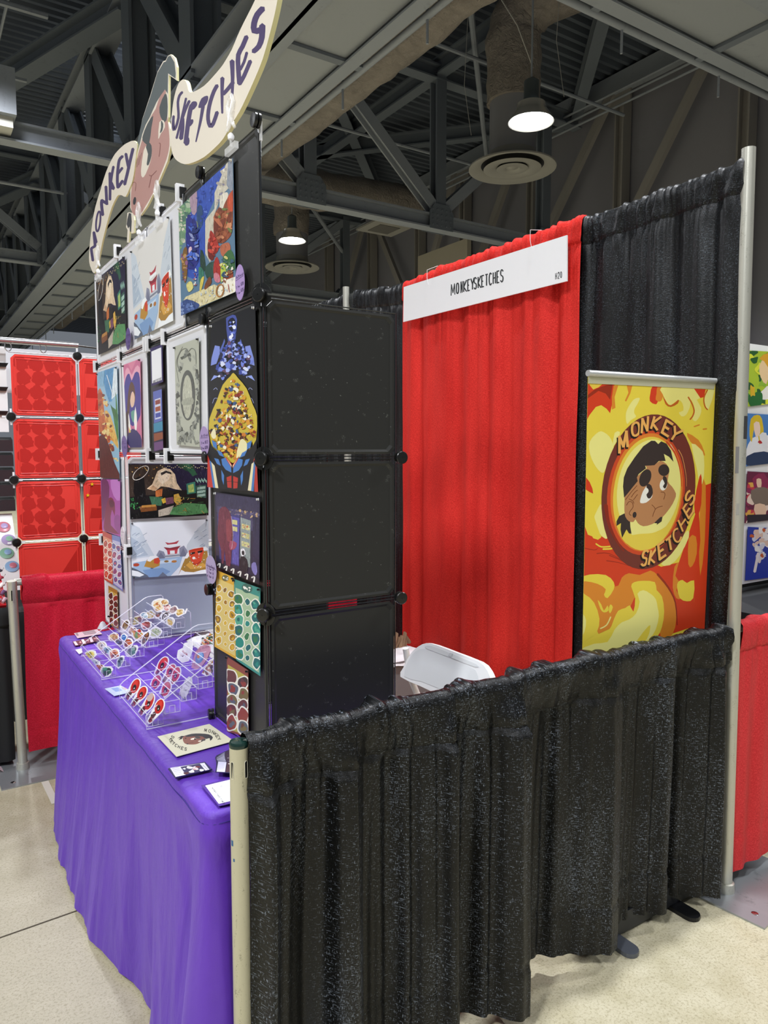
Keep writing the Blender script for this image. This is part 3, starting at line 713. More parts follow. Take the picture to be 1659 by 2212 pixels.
pole('upright_pole','short grey pole at the left end of the crimson drape',(-.141,2.356,0),(-.163,2.273,.914),.021,M_ALU,True,None,[(cang+.2,.85,.05,.007)],0,.42,(),(.10,.02))
# ================================================================ table and purple cover
TZ=.74
t=thing('folding_table','folding table hidden under the purple cover','table',(.33,.95,0))
b=MB(); b.box((-.035,.085,TZ-.05),(.70,1.82,TZ-.008),M_WHITE); b.build('tabletop',t)
for y in (.3,1.6):
    for x in (.06,.6):
        b=MB(); b.tube([(x,y,0),(x,y,TZ-.05)],.013,M_STEEL2,10); b.build('leg',t)
def tcloth():
    x0,x1,y0,y1=-.045,.71,.075,1.832; rc=.03
    # perimeter from near back corner round the front to the far back corner
    per=[]
    def seg(a,c,n): 
        for i in range(n): per.append((a[0]+(c[0]-a[0])*i/n, a[1]+(c[1]-a[1])*i/n))
    def arc(cx,cy,a0,a1,n=8):
        for i in range(n): q=R(a0+(a1-a0)*i/n); per.append((cx+rc*math.cos(q),cy+rc*math.sin(q)))
    seg((x1,y0),(x0+rc,y0),120); arc(x0+rc,y0+rc,270,180); seg((x0,y0+rc),(x0,y1-rc),360); arc(x0+rc,y1-rc,180,90); seg((x0+rc,y1),(x1,y1),60); per.append((x1,y1))
    n=len(per); s=[0]
    for i in range(1,n): s.append(s[-1]+math.hypot(per[i][0]-per[i-1][0],per[i][1]-per[i-1][1]))
    nor=[]
    for i in range(n):
        a=per[max(i-1,0)]; c=per[min(i+1,n-1)]; dx,dy=c[0]-a[0],c[1]-a[1]; l=math.hypot(dx,dy); nor.append((dy/l*-1,dx/l*1))
    # outward normal check
    cx,cy=.33,.95
    nor=[(-a,-c) if (per[i][0]-cx)*a+(per[i][1]-cy)*c<0 else (a,c) for i,(a,c) in enumerate(nor)]
    FL=[(.0,.07),(.12,.05),(.2,.035),(.3,.055),(.4,.04),(.5,.018),(.58,.012),(.7,.048),(.89,.085),(1.09,.092),(1.4,.088),(1.67,.07),(1.84,.03)]
    b=MB(); mi=b.mi(M_SATIN); uv={}
    rows=[]
    for inset in (.36,.3,.2,.12,.06,.03,.014): rows.append(('t',inset))
    for q in (20,45,70,90): rows.append(('r',q))
    NV=46
    for k in range(1,NV+1): rows.append(('s',k/NV))
    for j,(kd,a) in enumerate(rows):
        for i in range(n):
            x,y=per[i]; nx,ny=nor[i]; near=abs(ny)>.7 and y<.5; front=abs(nx)>.7
            if kd=='t':
                px=cx+(x-cx)*(1-a*1.0) if True else x; dd=1-a/.37
                # pull towards the centre line by inset
                ix=max(x0+a,min(x1-a,x-nx*a)); iy=max(y0+a,min(y1-a,y-ny*a)); 
                z=TZ+.0015*nz(ix*9,iy*5,1)+.0022*abs(nz(ix*22,iy*7,5))
                p=Vector((ix,iy,z))
            elif kd=='r':
                q=R(a); rr=.014; p=Vector((x-nx*rr+nx*rr*math.sin(q)*1.15, y-ny*rr+ny*rr*math.sin(q)*1.15, TZ-rr+rr*math.cos(q)+.002*nz(s[i]*14,2)))
            else:
                ztop=TZ-.014; zb=.018
                if y<.33 and x<.1: pass
                z=ztop+(zb-ztop)*a; h=(ztop-z)/(ztop-zb)
                fl=interp(FL,y)*h**1.25 if (front or x<x0+rc*1.01 and y>y0+rc) else 0
                if near: fl=.004*h+.006*math.sin(x*22+1)*h+.05*h*math.exp(-((x-x0)/.05)**2)
                corner=math.exp(-((x-x0)**2+(y-y0)**2)/.006)
                fl+=corner*.035*h
                if y>.1: fl-=.02*math.exp(-((y-.2)/.045)**2)*math.sin(PI*min(1,h*1.3))
                fold=.0045*math.sin(s[i]*2*PI/.17+2.5*nz(s[i]*2,h*1.5))*h + .0042*(1-abs(nz(s[i]*11+h*1.6,h*1.2,3))*2.4)*min(1,h*5) + .002*nz(s[i]*38,h*3,4)*min(1,h*8)
                seam=-.004*math.exp(-(h/.015)**2)
                o=fl+fold+seam+.006*math.exp(-((h-.05)/.05)**2)
                p=Vector((x+nx*o,y+ny*o,z+(.006*nz(s[i]*6,7) if a==1 else 0)))
            b.v.append(p); uv[len(b.v)-1]=(s[i], j*.02 if kd!='s' else .2+a*.72)
    W=n
    for j in range(len(rows)-1):
        for i in range(n-1): q=j*W+i; b.f.append((q,q+1,q+W+1,q+W)); b.m.append(mi); b.sm.append(True)
    # centre of the top
    a=.36; N=40; base=len(b.v)
    b.grid(lambda u,v:(x0+a-.02+(x1-x0-2*a+.04)*v, y0+a-.05+(y1-y0-2*a+.1)*u, TZ-.0004+.0008*nz(u*8,v*4)),60,10,M_SATIN,lambda u,v:(u*1.2,v*.3))
    b.uv.update(uv) if b.uv else None
    o=b.build('table_cover',sharp=0); tag(o,'purple satin table cover reaching the floor at the front of the booth','tablecloth')
    m=MB(); pts=[]
    for i in range(0,n,2):
        x,y=per[i]; nx,ny=nor[i]; pts.append(Vector((x+nx*.0035,y+ny*.0035,TZ-.0245+.003*nz(s[i]*12,9))))
    m.tube(pts,.0017,M_HEMLINE,6); m.build('edge_seam',o)
tcloth()
# ---------------------------------------------------------------- papers on the cover
PZ=TZ+.0065
def flat(name,label,cat,quad,h,view,z=PZ,th=.0008,fn=None,group=None):
    a=Art((0,0,z),(0,0,1),view); a.sheet(quad,h,th)
    if fn: fn(a)
    return tag(a.build(name),label,cat,group)
V7=(340,1540,1659/220)   # enlarged crop of the near table corner
def f_logo(a):
    hd='#8a5a4c'; dk='#2a2726'
    a.p(hd,[(420,385),(520,355),(650,350),(740,380),(780,430),(700,480),(620,512),(480,510),(425,470)],3)
    a.p('#3c3c3d',[(455,372),(560,340),(700,335),(840,350),(905,400),(860,455),(850,410),(790,425),(735,385),(640,378),(560,385),(480,390)],2)
    a.p(dk,[(445,375),(390,375),(325,415),(375,405),(345,440),(400,425),(415,395)])
    a.e('#f1e9d8',585,422,48,14,-12); a.e(dk,612,425,16,12); a.e('#4e4a47',655,400,48,20,8); a.e('#f1e9d8',700,458,40,10,-8); a.e(dk,722,460,14,10); a.e('#4e4a47',752,440,34,17,-10)
    a.e('#1d1716',460,412,14,8); a.ln('#5c3a30',[(520,488),(560,482),(590,478)],4); a.e(dk,490,505,18,8)
    def arcs(st,P_,w,h):
        for i,ch in enumerate(st):
            q0=P_[max(i-1,0)]; q1=P_[min(i+1,len(P_)-1)]; dx,dy=q1[0]-q0[0],q1[1]-q0[1]; d=math.hypot(dx,dy); dx/=d; dy/=d; x,y=P_[i]
            xv=(dx*w,dy*w); yv=(-dy*h,dx*h); a.text(dk,ch,(x-xv[0]/2-yv[0]/2,y-xv[1]/2-yv[1]/2),xv,yv,9)
    arcs('MONKEY',((785,282),(852,296),(908,318),(950,348),(980,385),(1003,425)),34,46)
    arcs('SKETCHES',((250,392),(222,432),(232,468),(262,500),(305,530),(352,555),(405,577),(460,590)),30,44)
flat('logo_print','cream laminated print with the round head logo and hand lettering lying near the pole','print',[(0,383),(845,178),(1245,455),(310,712)],'#d9d5bd',V7,fn=f_logo)
def f_card(a):
    a.p('#e9e6f2',[(205,895),(765,812),(858,940),(300,1045)]); 
    for k in range(5): a.ln('#8f87b0',[(240+k*14,905+k*26),(345+k*14,888+k*26)],3,0)
    a.p('#3d3760',[(375,880),(690,825),(790,950),(465,1010)])
    for i,(c,x,y,r) in enumerate((('#f2eef2',520,890,46),('#e9d9de',620,900,52),('#7c2c38',655,880,30),('#f4f1f4',560,950,50),('#ffffff',720,940,40),('#5a2a34',470,980,36),('#e3a9ad',600,920,22),('#eceaf6',440,910,30))): a.blob(c,x,y,r,r*.5,i,.4)
    a.ln('#8f87b0',[(740,850),(830,930)],6,0)
for k in range(6):
    flat('business_card' if k else 'business_card','navy card in the small stack near the cover edge, %s'%('bottom card','second from the bottom','third from the bottom','third from the top','second from the top','top card with blond figure art')[k],'card',
      [(172+k*1.5,915-k*3),(765+k*2,800-k*1),(895-k,930-k*3),(295+k,1068-k*5)],'#322b60' if k!=9 else '#fff',V7,z=PZ+k*.0007,th=.0006,fn=f_card if k==5 else (lambda a:a.p('#d8d6e4',[(190,915),(760,805),(880,935),(300,1052)])),group=None)
def fan(k):
    ang=R(-38+k*6.2); cx,cy=1330+k*-4,640+k*36; L_,W_=330,150
    c,s=math.cos(ang),math.sin(ang)
    return [(cx+(x*c-y*s)*1.05, cy+(x*s+y*c)*.62) for x,y in ((-L_,-W_),(L_*.5,-W_),(L_*.5,W_),(-L_,W_))]
for k in range(8):
    q=fan(k)
    def ff(a,q=q,k=k):
        m=lambda u,v:((q[0][0]*(1-u)+q[1][0]*u)*(1-v)+(q[3][0]*(1-u)+q[2][0]*u)*v,(q[0][1]*(1-u)+q[1][1]*u)*(1-v)+(q[3][1]*(1-u)+q[2][1]*u)*v)
        a.p('#dcdaf0',[m(.04,.06),m(.30,.06),m(.30,.94),m(.04,.94)]); a.p('#4a2e38',[m(.32,.06),m(.95,.06),m(.95,.94),m(.32,.94)])
        for i in range(5): a.ln('#8f87c0',[m(.07+.04*i,.12),m(.07+.04*i,.86)],3,0)
        for i in range(7): x,y=m(.4+.07*i,.2+.1*((i*3)%7)); a.blob(('#e9dde0','#7c2c38','#f4e9e4')[i%3],x,y,22,12,i+k,.5)
    flat('trading_card','dark illustrated card in the fan by the pole, %s'%('rearmost, beside the logo print','second from the logo print','third from the logo print','fourth from the logo print','fifth from the logo print','third from the front','second from the front','frontmost, lying on top of the fan')[k],'card',q,'#25204a',V7,z=PZ+.004+k*.0008,th=.0006,fn=ff)
def f_qr(a):
    a.p('#f7f8fb',[(780,1185),(1190,1085),(1420,1380),(1000,1480)])
    a.text('#1b1b20','MONKEYSKETCHES',(905,1215),(11,14.6),(-26,6),4.2,1.3)
    a.ring('#55555a',1040,1192,26,15,4); a.e('#55555a',1040,1192,7,5)
flat('code_sign','purple mat with a white social media notice half behind the front pole','sign',[(715,1178),(1180,1060),(1470,1410),(1000,1520)],'#4a2c86',V7,fn=f_qr)
V6=(160,1270,1659/300)
flat('notice_card','pale printed notice lying at the far corner of the table','card',[(0,540),(275,492),(335,548),(40,600)],'#e3c6cf',V6,fn=lambda a:[a.ln('#7d6f78',[(95+7*k,522+9*k),(240+8*k,505+9*k)],6,0) for k in range(5)] and [a.ln('#6d6068',[(12+4*k,535+7*k),(36+4*k,531+7*k)],5,0) for k in range(6)])
for k in range(3):
    flat('business_card','small maroon illustrated card at the far table corner, %s'%('nearest the aisle edge','middle one, under the notice','innermost, by the acrylic rack')[k],'card',[(-20+95*k,640-25*k),(90+95*k,620-22*k),(150+80*k,672-20*k),(10+85*k,692-20*k)],'#5c2438',V6,z=PZ+k*.0008,fn=lambda a,k=k:[a.p('#e6d2dc',[(-10+95*k,642-25*k),(18+95*k,637-25*k),(50+92*k,682-20*k),(18+90*k,686-20*k)]),a.blob('#c98f92',85+88*k,650-22*k,24,10,k,.4)])
flat('white_card','plain white card at the table edge under the rear acrylic rack','card',[(15,738),(90,722),(100,770),(60,790)],'#f2f2f6',V6)
flat('blue_print','pale blue print sticking out under the front acrylic rack','print',[(365,1202),(560,1165),(700,1240),(480,1290)],'#b9c6ea',V6,fn=lambda a:[a.p('#7d93c8',[(440,1200),(520,1185),(580,1225),(500,1242)]),a.p('#b8a5a6',[(560,1188),(610,1180),(650,1210),(600,1220)])])
b=MB(); c=UZ(222,1357,PZ); b.lathe([(.001,.03),(.008,.026),(.02,.004),(.022,0)],c,mat('#c9c7cc',.4),14); b.tube([c+Vector((.03,-.01,.0)),c+Vector((.035,-.01,.045)),c+Vector((.02,-.005,.05))],.004,M_CONN,8); tag(b.build('desk_clamp'),'small clear and black clamp at the foot of the left display column','clamp')
# ================================================================ display arch of snap-together panels
DX=.17
Z=[.745,1.112,1.483,1.857,2.242]
YT=[.232,.604]           # near tower
YG=[.98,1.19]            # gap column
YL=[1.55,1.965]          # far tower
dsp=thing('panel_display','tall arch of black and white snap panels standing on the purple table','display',(DX,1.1,TZ))
def panel(fn, wid, hei, mt, wire, name='panel'):
    """fn(u,v,d): metres across, up, and out towards the viewer"""
    b=MB(); g_=.009; c=.013
    def outline(m): 
        k=c
        return [(m+k,m),(wid-m-k,m),(wid-m,m+k),(wid-m,hei-m-k),(wid-m-k,hei-m),(m+k,hei-m),(m,hei-m-k),(m,m+k)]
    o=outline(g_); i=outline(g_+.006); i2=outline(g_+.012)
    b.poly([fn(u,v,.0) for u,v in i2],mt)
    n=8
    for a_,d0,b_,d1 in ((o,-.004,o,.002),(o,.002,i,.003),(i,.003,i2,.0)):
        for k in range(n): j=(k+1)%n; b.poly([fn(*a_[k],d0),fn(*a_[j],d0),fn(*b_[j],d1),fn(*b_[k],d1)],mt)
    b.poly([fn(u,v,-.004) for u,v in o],mt)
    p=b.build(name,dsp)
    w=MB(); w.tube([fn(u,v,0) for u,v in ((.004,.004),(wid-.004,.004),(wid-.004,hei-.004),(.004,hei-.004))],.0022,wire,6,closed=True); w.build('wire_frame',p)
    return p
def front(y0,z0): return lambda u,v,d: Vector((DX-d, y0+u, z0+v))
def side(x0,z0,y,s=-1): return lambda u,v,d: Vector((x0+u, y+s*d, z0+v))
def PF(y0,y1,k,mt,wire): return panel(front(y0,Z[k]), y1-y0, Z[k+1]-Z[k], mt, wire)
for k in range(4): PF(YT[0],YT[1],k,M_BLKPANEL,M_BWIRE)                    # near tower front + black top panel over it
PF(YT[1],YG[0],2,M_WHTPANEL,M_SWIRE); PF(YG[0],YG[1],2,M_BLKPANEL,M_BWIRE); PF(YG[1],YL[0],2,M_WHTPANEL,M_SWIRE)
PF(YT[1],YG[0]-.2,3,M_BLKPANEL,M_BWIRE); PF(YG[0]-.2,YG[0]-.2+.38,3,M_WHTPANEL,M_SWIRE); PF(YG[0]+.18,YL[0],3,M_WHTPANEL,M_SWIRE)
for k in range(4): PF(YL[0],YL[1],k,M_WHTPANEL,M_SWIRE)
for k in range(3): panel(side(DX,Z[k],YT[0]),.372,Z[k+1]-Z[k],M_BLKPANEL,M_BWIRE)
for k in range(2): panel(side(DX+.002,Z[k],YL[0]),.372,Z[k+1]-Z[k],(M_GREYPANEL,M_WHTPANEL)[k],M_SWIRE)
panel(side(DX+.0,Z[0],YL[1]),.372,Z[1]-Z[0],M_WHTPANEL,M_SWIRE)
for k in (0,1,2):
    panel(side(DX,Z[k],YT[1],1),.372,Z[k+1]-Z[k],M_BLKPANEL,M_BWIRE)
# round snap connectors
def conn(p, n, mt=M_CONN, r=.0165, plates=True):
    p=Vector(p); n=Vector(n); b=MB()
    b.lathe([(.001,.0165),(r*.9,.016),(r,.0145),(r,.009),(r*.55,.0085),(r*.55,.006),(r,.0055),(r,0),(.001,0)],p+n*.004,mt,24,n)
    c=b.build('connector',dsp)
    if plates:
        b=MB(); t=n.cross(ZN)
        for q in range(4):
            a0=q*PI/2+.14; pts=[p+n*.0068+(t*math.cos(a0)+ZN*math.sin(a0))*.008]
            for k in range(9): a=a0+(PI/2-.28)*k/8; pts.append(p+n*.0068+(t*math.cos(a)+ZN*math.sin(a))*.028)
            b.prism(pts,-n*.002,mt)
        b.build('corner_plate',c)
for k in range(5): conn((DX,YT[0]+.002 if k<4 else YT[0],Z[k]),(-.85,-.5,0) if k<4 else (-1,0,0),plates=k in(1,2,3)) if k else None
for k in (1,2): conn((DX+.376,YT[0]-.005,Z[k]),(-.1,-1,0),plates=False)
for k in (1,2,3,4): conn((DX,YT[1],Z[k]),(-1,0,0),plates=False)
conn((DX,YT[1],Z[0]+.006),(-1,.2,0),plates=False); conn((DX,YT[0],Z[0]+.006),(-1,-.2,0),plates=False)
b=MB(); b.tube([(DX,YT[0],2.20),(DX,YT[0],2.242)],.004,M_CLIP,8); b.build('clear_corner',dsp)
# white square clips on the pale panels
def wclip(y,z,h=.05,w=.014):
    b=MB(); b.box((DX-.016,y-w/2,z-h/2),(DX+.008,y+w/2,z+h/2),M_WCLIP); b.box((DX-.008,y-w*.9,z-h*.3),(DX+.012,y+w*.9,z+h*.3),M_CONN); b.build('panel_clip',dsp)
for y,z in ((1.97,1.857),(1.55,1.857),(1.19,1.857),(.98,1.857),(1.98,1.483),(1.19,1.483),(.98,1.483),(1.97,1.112),(1.535,1.112),(.80,2.245),(1.0,2.245),(1.55,2.245),(1.16,1.857)): wclip(y,z)
# clear frame tubes between rows
for z in (1.112,1.483,1.857):
    b=MB(); b.tube([(DX+.004,YL[0]-.012,z-.36),(DX+.004,YL[0]-.012,z)],.005,M_CLIP,8); b.build('clear_tube',dsp)
# ---------------------------------------------------------------- prints pinned to the display
PX=DX-.008
def poster(label, quad, h, view, fn=None, plane=((PX,0,0),(1,0,0)), name='poster', cat='poster', pins='#2a2a2c', group=None, off=0, push=True, paintd=False):
    p0=Vector(plane[0])+Vector(plane[1])*off
    a=Art(p0,plane[1],view)
    if paintd: a.ink=paint
    a.sheet(quad,h,.0006)
    if fn: fn(a)
    o=tag(a.build(name),label,cat,group)
    if pins:
        n=a.n; cx=sum(q[0] for q in quad)/4; cy=sum(q[1] for q in quad)/4
        for x,y in quad[:2] if push is True else quad:
            b=MB(); c=a.at(x+(cx-x)*.05,y+(cy-y)*.03,.001); b.lathe([(.001,.006),(.003,.005),(.0022,.002),(.0038,0)],c,mat(pins,.3),8,n)
            b.build('push_pin',o)
    return o
# A: large colourful print on the black top panel (crop 370,330)
VA=(370,330,1136/190)
def fA(a):
    a.p('#3653ae',[(330,380),(700,150),(640,420),(450,850),(440,1300),(330,1650),(210,1600),(190,820),(240,560)])
    a.p('#6d8f72',[(95,720),(240,560),(235,760),(190,850),(180,1100),(110,1200)],2); a.scat(['#7fa67a','#a9b79d','#4f7263','#cfc8b6'],[(95,700),(240,560),(230,1000),(110,1250)],40,26,3)
    a.p('#c9c2b1',[(790,80),(720,120),(560,520),(560,720),(440,870),(440,1300),(500,1420),(600,1200),(560,800),(640,560),(800,400)])
    a.p('#8c93a0',[(790,70),(735,110),(715,420),(770,500),(800,480)]); a.scat(['#ded8c8','#a79f98','#b8b09f','#8d87a0'],[(620,300),(720,150),(710,480),(580,700)],22,18,5)
    a.p('#a88fa0',[(240,560),(330,480),(330,760),(270,790)],2); a.p('#2d4a73',[(340,700),(400,690),(410,900),(370,980),(330,900)],2); a.p('#76845d',[(270,940),(320,880),(350,940),(310,1100),(270,1120)],2)
    a.p('#2b2f7e',[(215,800),(330,900),(360,1400),(220,1500),(190,1050)],2); a.scat(['#2d46a0','#4564c0','#23357c','#5d78c8'],[(350,500),(560,420),(430,900),(240,1000)],26,20,9)
    a.p('#2e4d42',[(440,1480),(560,1400),(560,1600),(460,1620)],2); a.p('#274034',[(380,1250),(430,1330),(445,1520),(380,1500)],2)
    a.p('#8c4a30',[(580,760),(740,560),(795,620),(790,1000),(730,1120),(640,1170),(560,1080),(550,900)],3); a.p('#a05c3c',[(650,760),(760,720),(785,900),(700,1080),(620,950)],3); a.p('#6f3322',[(560,880),(620,820),(600,1060),(560,1060)],3)
    a.p('#c05030',[(790,490),(740,560),(725,640),(750,740),(800,750),(800,500)],2); a.p('#dcd5c5',[(640,560),(720,510),(740,560),(690,660),(660,760),(630,760)],3)
    a.p('#a8352a',[(505,1010),(560,1060),(620,1220),(560,1310),(500,1180)],3); a.p('#6d241d',[(480,1150),(560,1280),(540,1390),(480,1340)],3)
    a.p('#b4674a',[(640,1200),(740,1160),(770,1240),(720,1350),(650,1320)],3); a.p('#3f6a41',[(670,1350),(770,1250),(830,1400),(810,1520),(700,1450)],3); a.p('#b7c84e',[(640,1500),(680,1420),(740,1480),(690,1560),(650,1680)],3)
    a.p('#93452f',[(670,1640),(700,1540),(790,1520),(800,1620),(760,1720),(690,1720)],3); a.p('#a8332c',[(560,1400),(600,1350),(640,1500),(620,1680),(550,1560)],3); a.p('#cd7f8c',[(555,1560),(610,1560),(640,1650),(600,1680),(560,1640)],3)
    a.p('#d7cda2',[(190,1860),(560,1700),(680,1760),(830,1690),(830,1800),(130,2090),(130,1960)]); a.p('#ece7d8',[(620,1720),(830,1600),(830,1800),(640,1870)],2)
    a.p('#3a4f86',[(130,2110),(130,1960),(200,1890),(360,1950),(340,2010)],2); a.scat(['#7f93c2','#243a72','#5a72ab'],[(130,2090),(130,1950),(330,1940),(330,2000)],26,16,2)
    a.p('#3c7a66',[(360,1480),(420,1520),(420,1640),(370,1700)],3); a.p('#d5c25c',[(385,1640),(430,1600),(400,1750),(370,1790)],3); a.p('#7a4421',[(440,1700),(500,1600),(525,1680),(440,1770)],3); a.p('#d8cf80',[(200,1700),(260,1660),(290,1740),(230,1800)],3)
    a.p('#7c5a2c',[(160,1260),(210,1240),(210,1560),(180,1680),(140,1500)],3); a.scat(['#8a5c84','#b58c53','#5b4c7a'],[(130,1300),(210,1300),(200,1650),(140,1650)],18,18,8); a.p('#d9b8c8',[(230,1240),(270,1220),(275,1360),(240,1350)],3)
    a.scat(['#8a4a32','#b5694a','#7a3c28','#c98a62','#6e7a44'],[(580,780),(740,640),(785,1000),(640,1150),(560,1000)],34,22,31,.5,1.8); a.scat(['#c8483a','#8c2c24','#e0705a'],[(490,1100),(560,1070),(600,1250),(530,1360)],14,16,32,.5,2); a.scat(['#e4dcc0','#c9bd90','#b9c4d0'],[(200,1880),(600,1730),(820,1700),(820,1790),(330,1990)],40,16,33,.5,.5)
    a.scat(['#5a7c5c','#d8cf80','#8c5a3c','#e8e2d4','#3c5c74'],[(640,1400),(800,1300),(810,1560),(690,1680)],26,16,34,.5,1.4); a.scat(['#22306e','#4a6ac8','#8c96c4'],[(230,900),(340,960),(350,1380),(230,1480)],22,18,35,.5,2)
    a.ring('#a9743f',640,1780,46,80,16,10); a.ln('#a9443a',[(745,1700),(760,1800)],8); a.scat(['#e8e4da','#c94a38','#8a9ad0'],[(290,1480),(350,1480),(350,1700),(300,1720)],18,10,14)
poster('large colourful painted print of a blue shore scene on the top black panel',[(92,715),(795,65),(835,1795),(130,2105)],'#5c7a94',VA,fA,pins='#d8d4c8',paintd=True)
# B: night workshop print and snow print on the pale top panels (crop 200,460)
VB=(200,460,1356/190)
def night(a, fx):
    """generic night workshop scene: fx maps unit square to the sheet"""
    P=lambda pts:[fx(u,v) for u,v in pts]; E_=lambda h,u,v,ru,rv,n=14:a.p(h,P([(u+ru*math.cos(2*PI*i/n),v+rv*math.sin(2*PI*i/n)) for i in range(n)]))
    a.p('#241d3a',P([(0,0),(1,0),(1,.5),(0,.5)])); a.p('#3c2f28',P([(.0,.02),(.45,.02),(.5,.55),(0,.6)]))
    a.p('#23402f',P([(.6,0),(.8,0),(.86,.22),(.7,.12)])); a.p('#2f5c42',P([(.68,.0),(.76,.0),(.86,.2),(.8,.24)]))
    rd=random.Random(4)
    for i in range(26): E_('#f3dfa0',.4+.6*i/26,.03+.05*abs(math.sin(i*.7)),.006,.008,6)
    for i in range(20): E_(('#c98f45','#8a5c2e','#e8c27a')[i%3],rd.uniform(.02,.4),rd.uniform(.05,.3),.008,.01,6)
    a.p('#120f12',P([(.07,.28),(.12,.24),(.19,.26),(.2,.45),(.22,.75),(.25,.92),(.12,.92),(.09,.7),(.05,.5)])); a.p('#100e10',P([(0,.9),(.34,.88),(.36,1),(0,1)]))
    pts=[(.15+.1*math.cos(t*.3)*1.0-.0, .17+.1*math.sin(t*.3)-.08*math.cos(t*.3)) for t in range(22)]
    a.ln('#efe8e0',P(pts),5,0,None,False)
    a.p('#e2c9a8',P([(.32,.28),(.36,.14),(.44,.08),(.52,.1),(.58,.2),(.6,.36),(.66,.5),(.58,.48),(.5,.44),(.4,.42),(.33,.5),(.22,.46),(.29,.38)]))
    a.p('#f0dcc2',P([(.38,.16),(.46,.1),(.52,.16),(.5,.3),(.42,.38),(.36,.3)])); a.p('#c9a27c',P([(.3,.4),(.36,.46),(.3,.5),(.24,.45)])); a.p('#2b2527',P([(.40,.17),(.47,.13),(.53,.16),(.54,.2),(.47,.17),(.41,.22)]))
    a.p('#c8723c',P([(.33,.5),(.42,.46),(.41,.6),(.33,.62)])); a.p('#26201f',P([(.42,.48),(.5,.46),(.56,.55),(.5,.62),(.42,.6)])); a.p('#3e6a4e',P([(.25,.6),(.42,.62),(.4,.78),(.28,.76)]))
    a.p('#7a4c62',P([(.45,.64),(.55,.62),(.56,.74),(.46,.76)])); a.p('#d9b23c',P([(.40,.66),(.45,.63),(.46,.72),(.42,.74)])); a.p('#dcae48',P([(.56,.58),(.62,.56),(.66,.7),(.6,.78),(.56,.7)]))
    a.p('#3c7f6c',P([(.72,.38),(.83,.34),(.84,.56),(.73,.58)])); a.p('#a9c06a',P([(.74,.41),(.81,.38),(.82,.54),(.75,.55)])); a.p('#35584c',P([(.84,.42),(.97,.4),(.97,.66),(.85,.64)])); 
    for k in range(3): a.p('#a3c2b4',P([(.855,.45+.07*k),(.96,.43+.07*k),(.96,.48+.07*k),(.855,.5+.07*k)]))
    for i in range(12): E_('#9fcdbb',.84+.012*i,.3+.02*(i%3),.006,.03,6)
    a.p('#58915a',P([(.55,.82),(.7,.74),(.96,.78),(1,.95),(.7,.98),(.46,.94)])); a.p('#b8ac9c',P([(.36,.86),(.56,.78),(.5,.95),(.36,.98)])); a.p('#7d4a24',P([(.12,.78),(.2,.76),(.34,.78),(.34,.86),(.14,.88)])); a.p('#b9833f',P([(.15,.76),(.33,.75),(.33,.79),(.15,.8)]))
    for i in range(22): u=rd.uniform(.58,.95); v=rd.uniform(.62,.92); a.ln(('#e0c580','#b8842f','#87a859','#38653a')[i%4],P([(u,v),(u+rd.uniform(-.07,.07),v+rd.uniform(-.06,.06))]),4,0)
    a.scat(['#3f8a4c','#255c33'],P([(.0,.6),(.1,.62),(.12,.8),(0,.85)]),14,9,6)
def bil(q): return lambda u,v:((q[0][0]*(1-u)+q[1][0]*u)*(1-v)+(q[3][0]*(1-u)+q[2][0]*u)*v,(q[0][1]*(1-u)+q[1][1]*u)*(1-v)+(q[3][1]*(1-u)+q[2][1]*u)*v)
qB=[(50,1035),(495,665),(525,1990),(92,2190)]
poster('dark night workshop print with string lights at the top left of the display',qB,'#1c171c',VB,lambda a:night(a,bil(qB)),paintd=True)
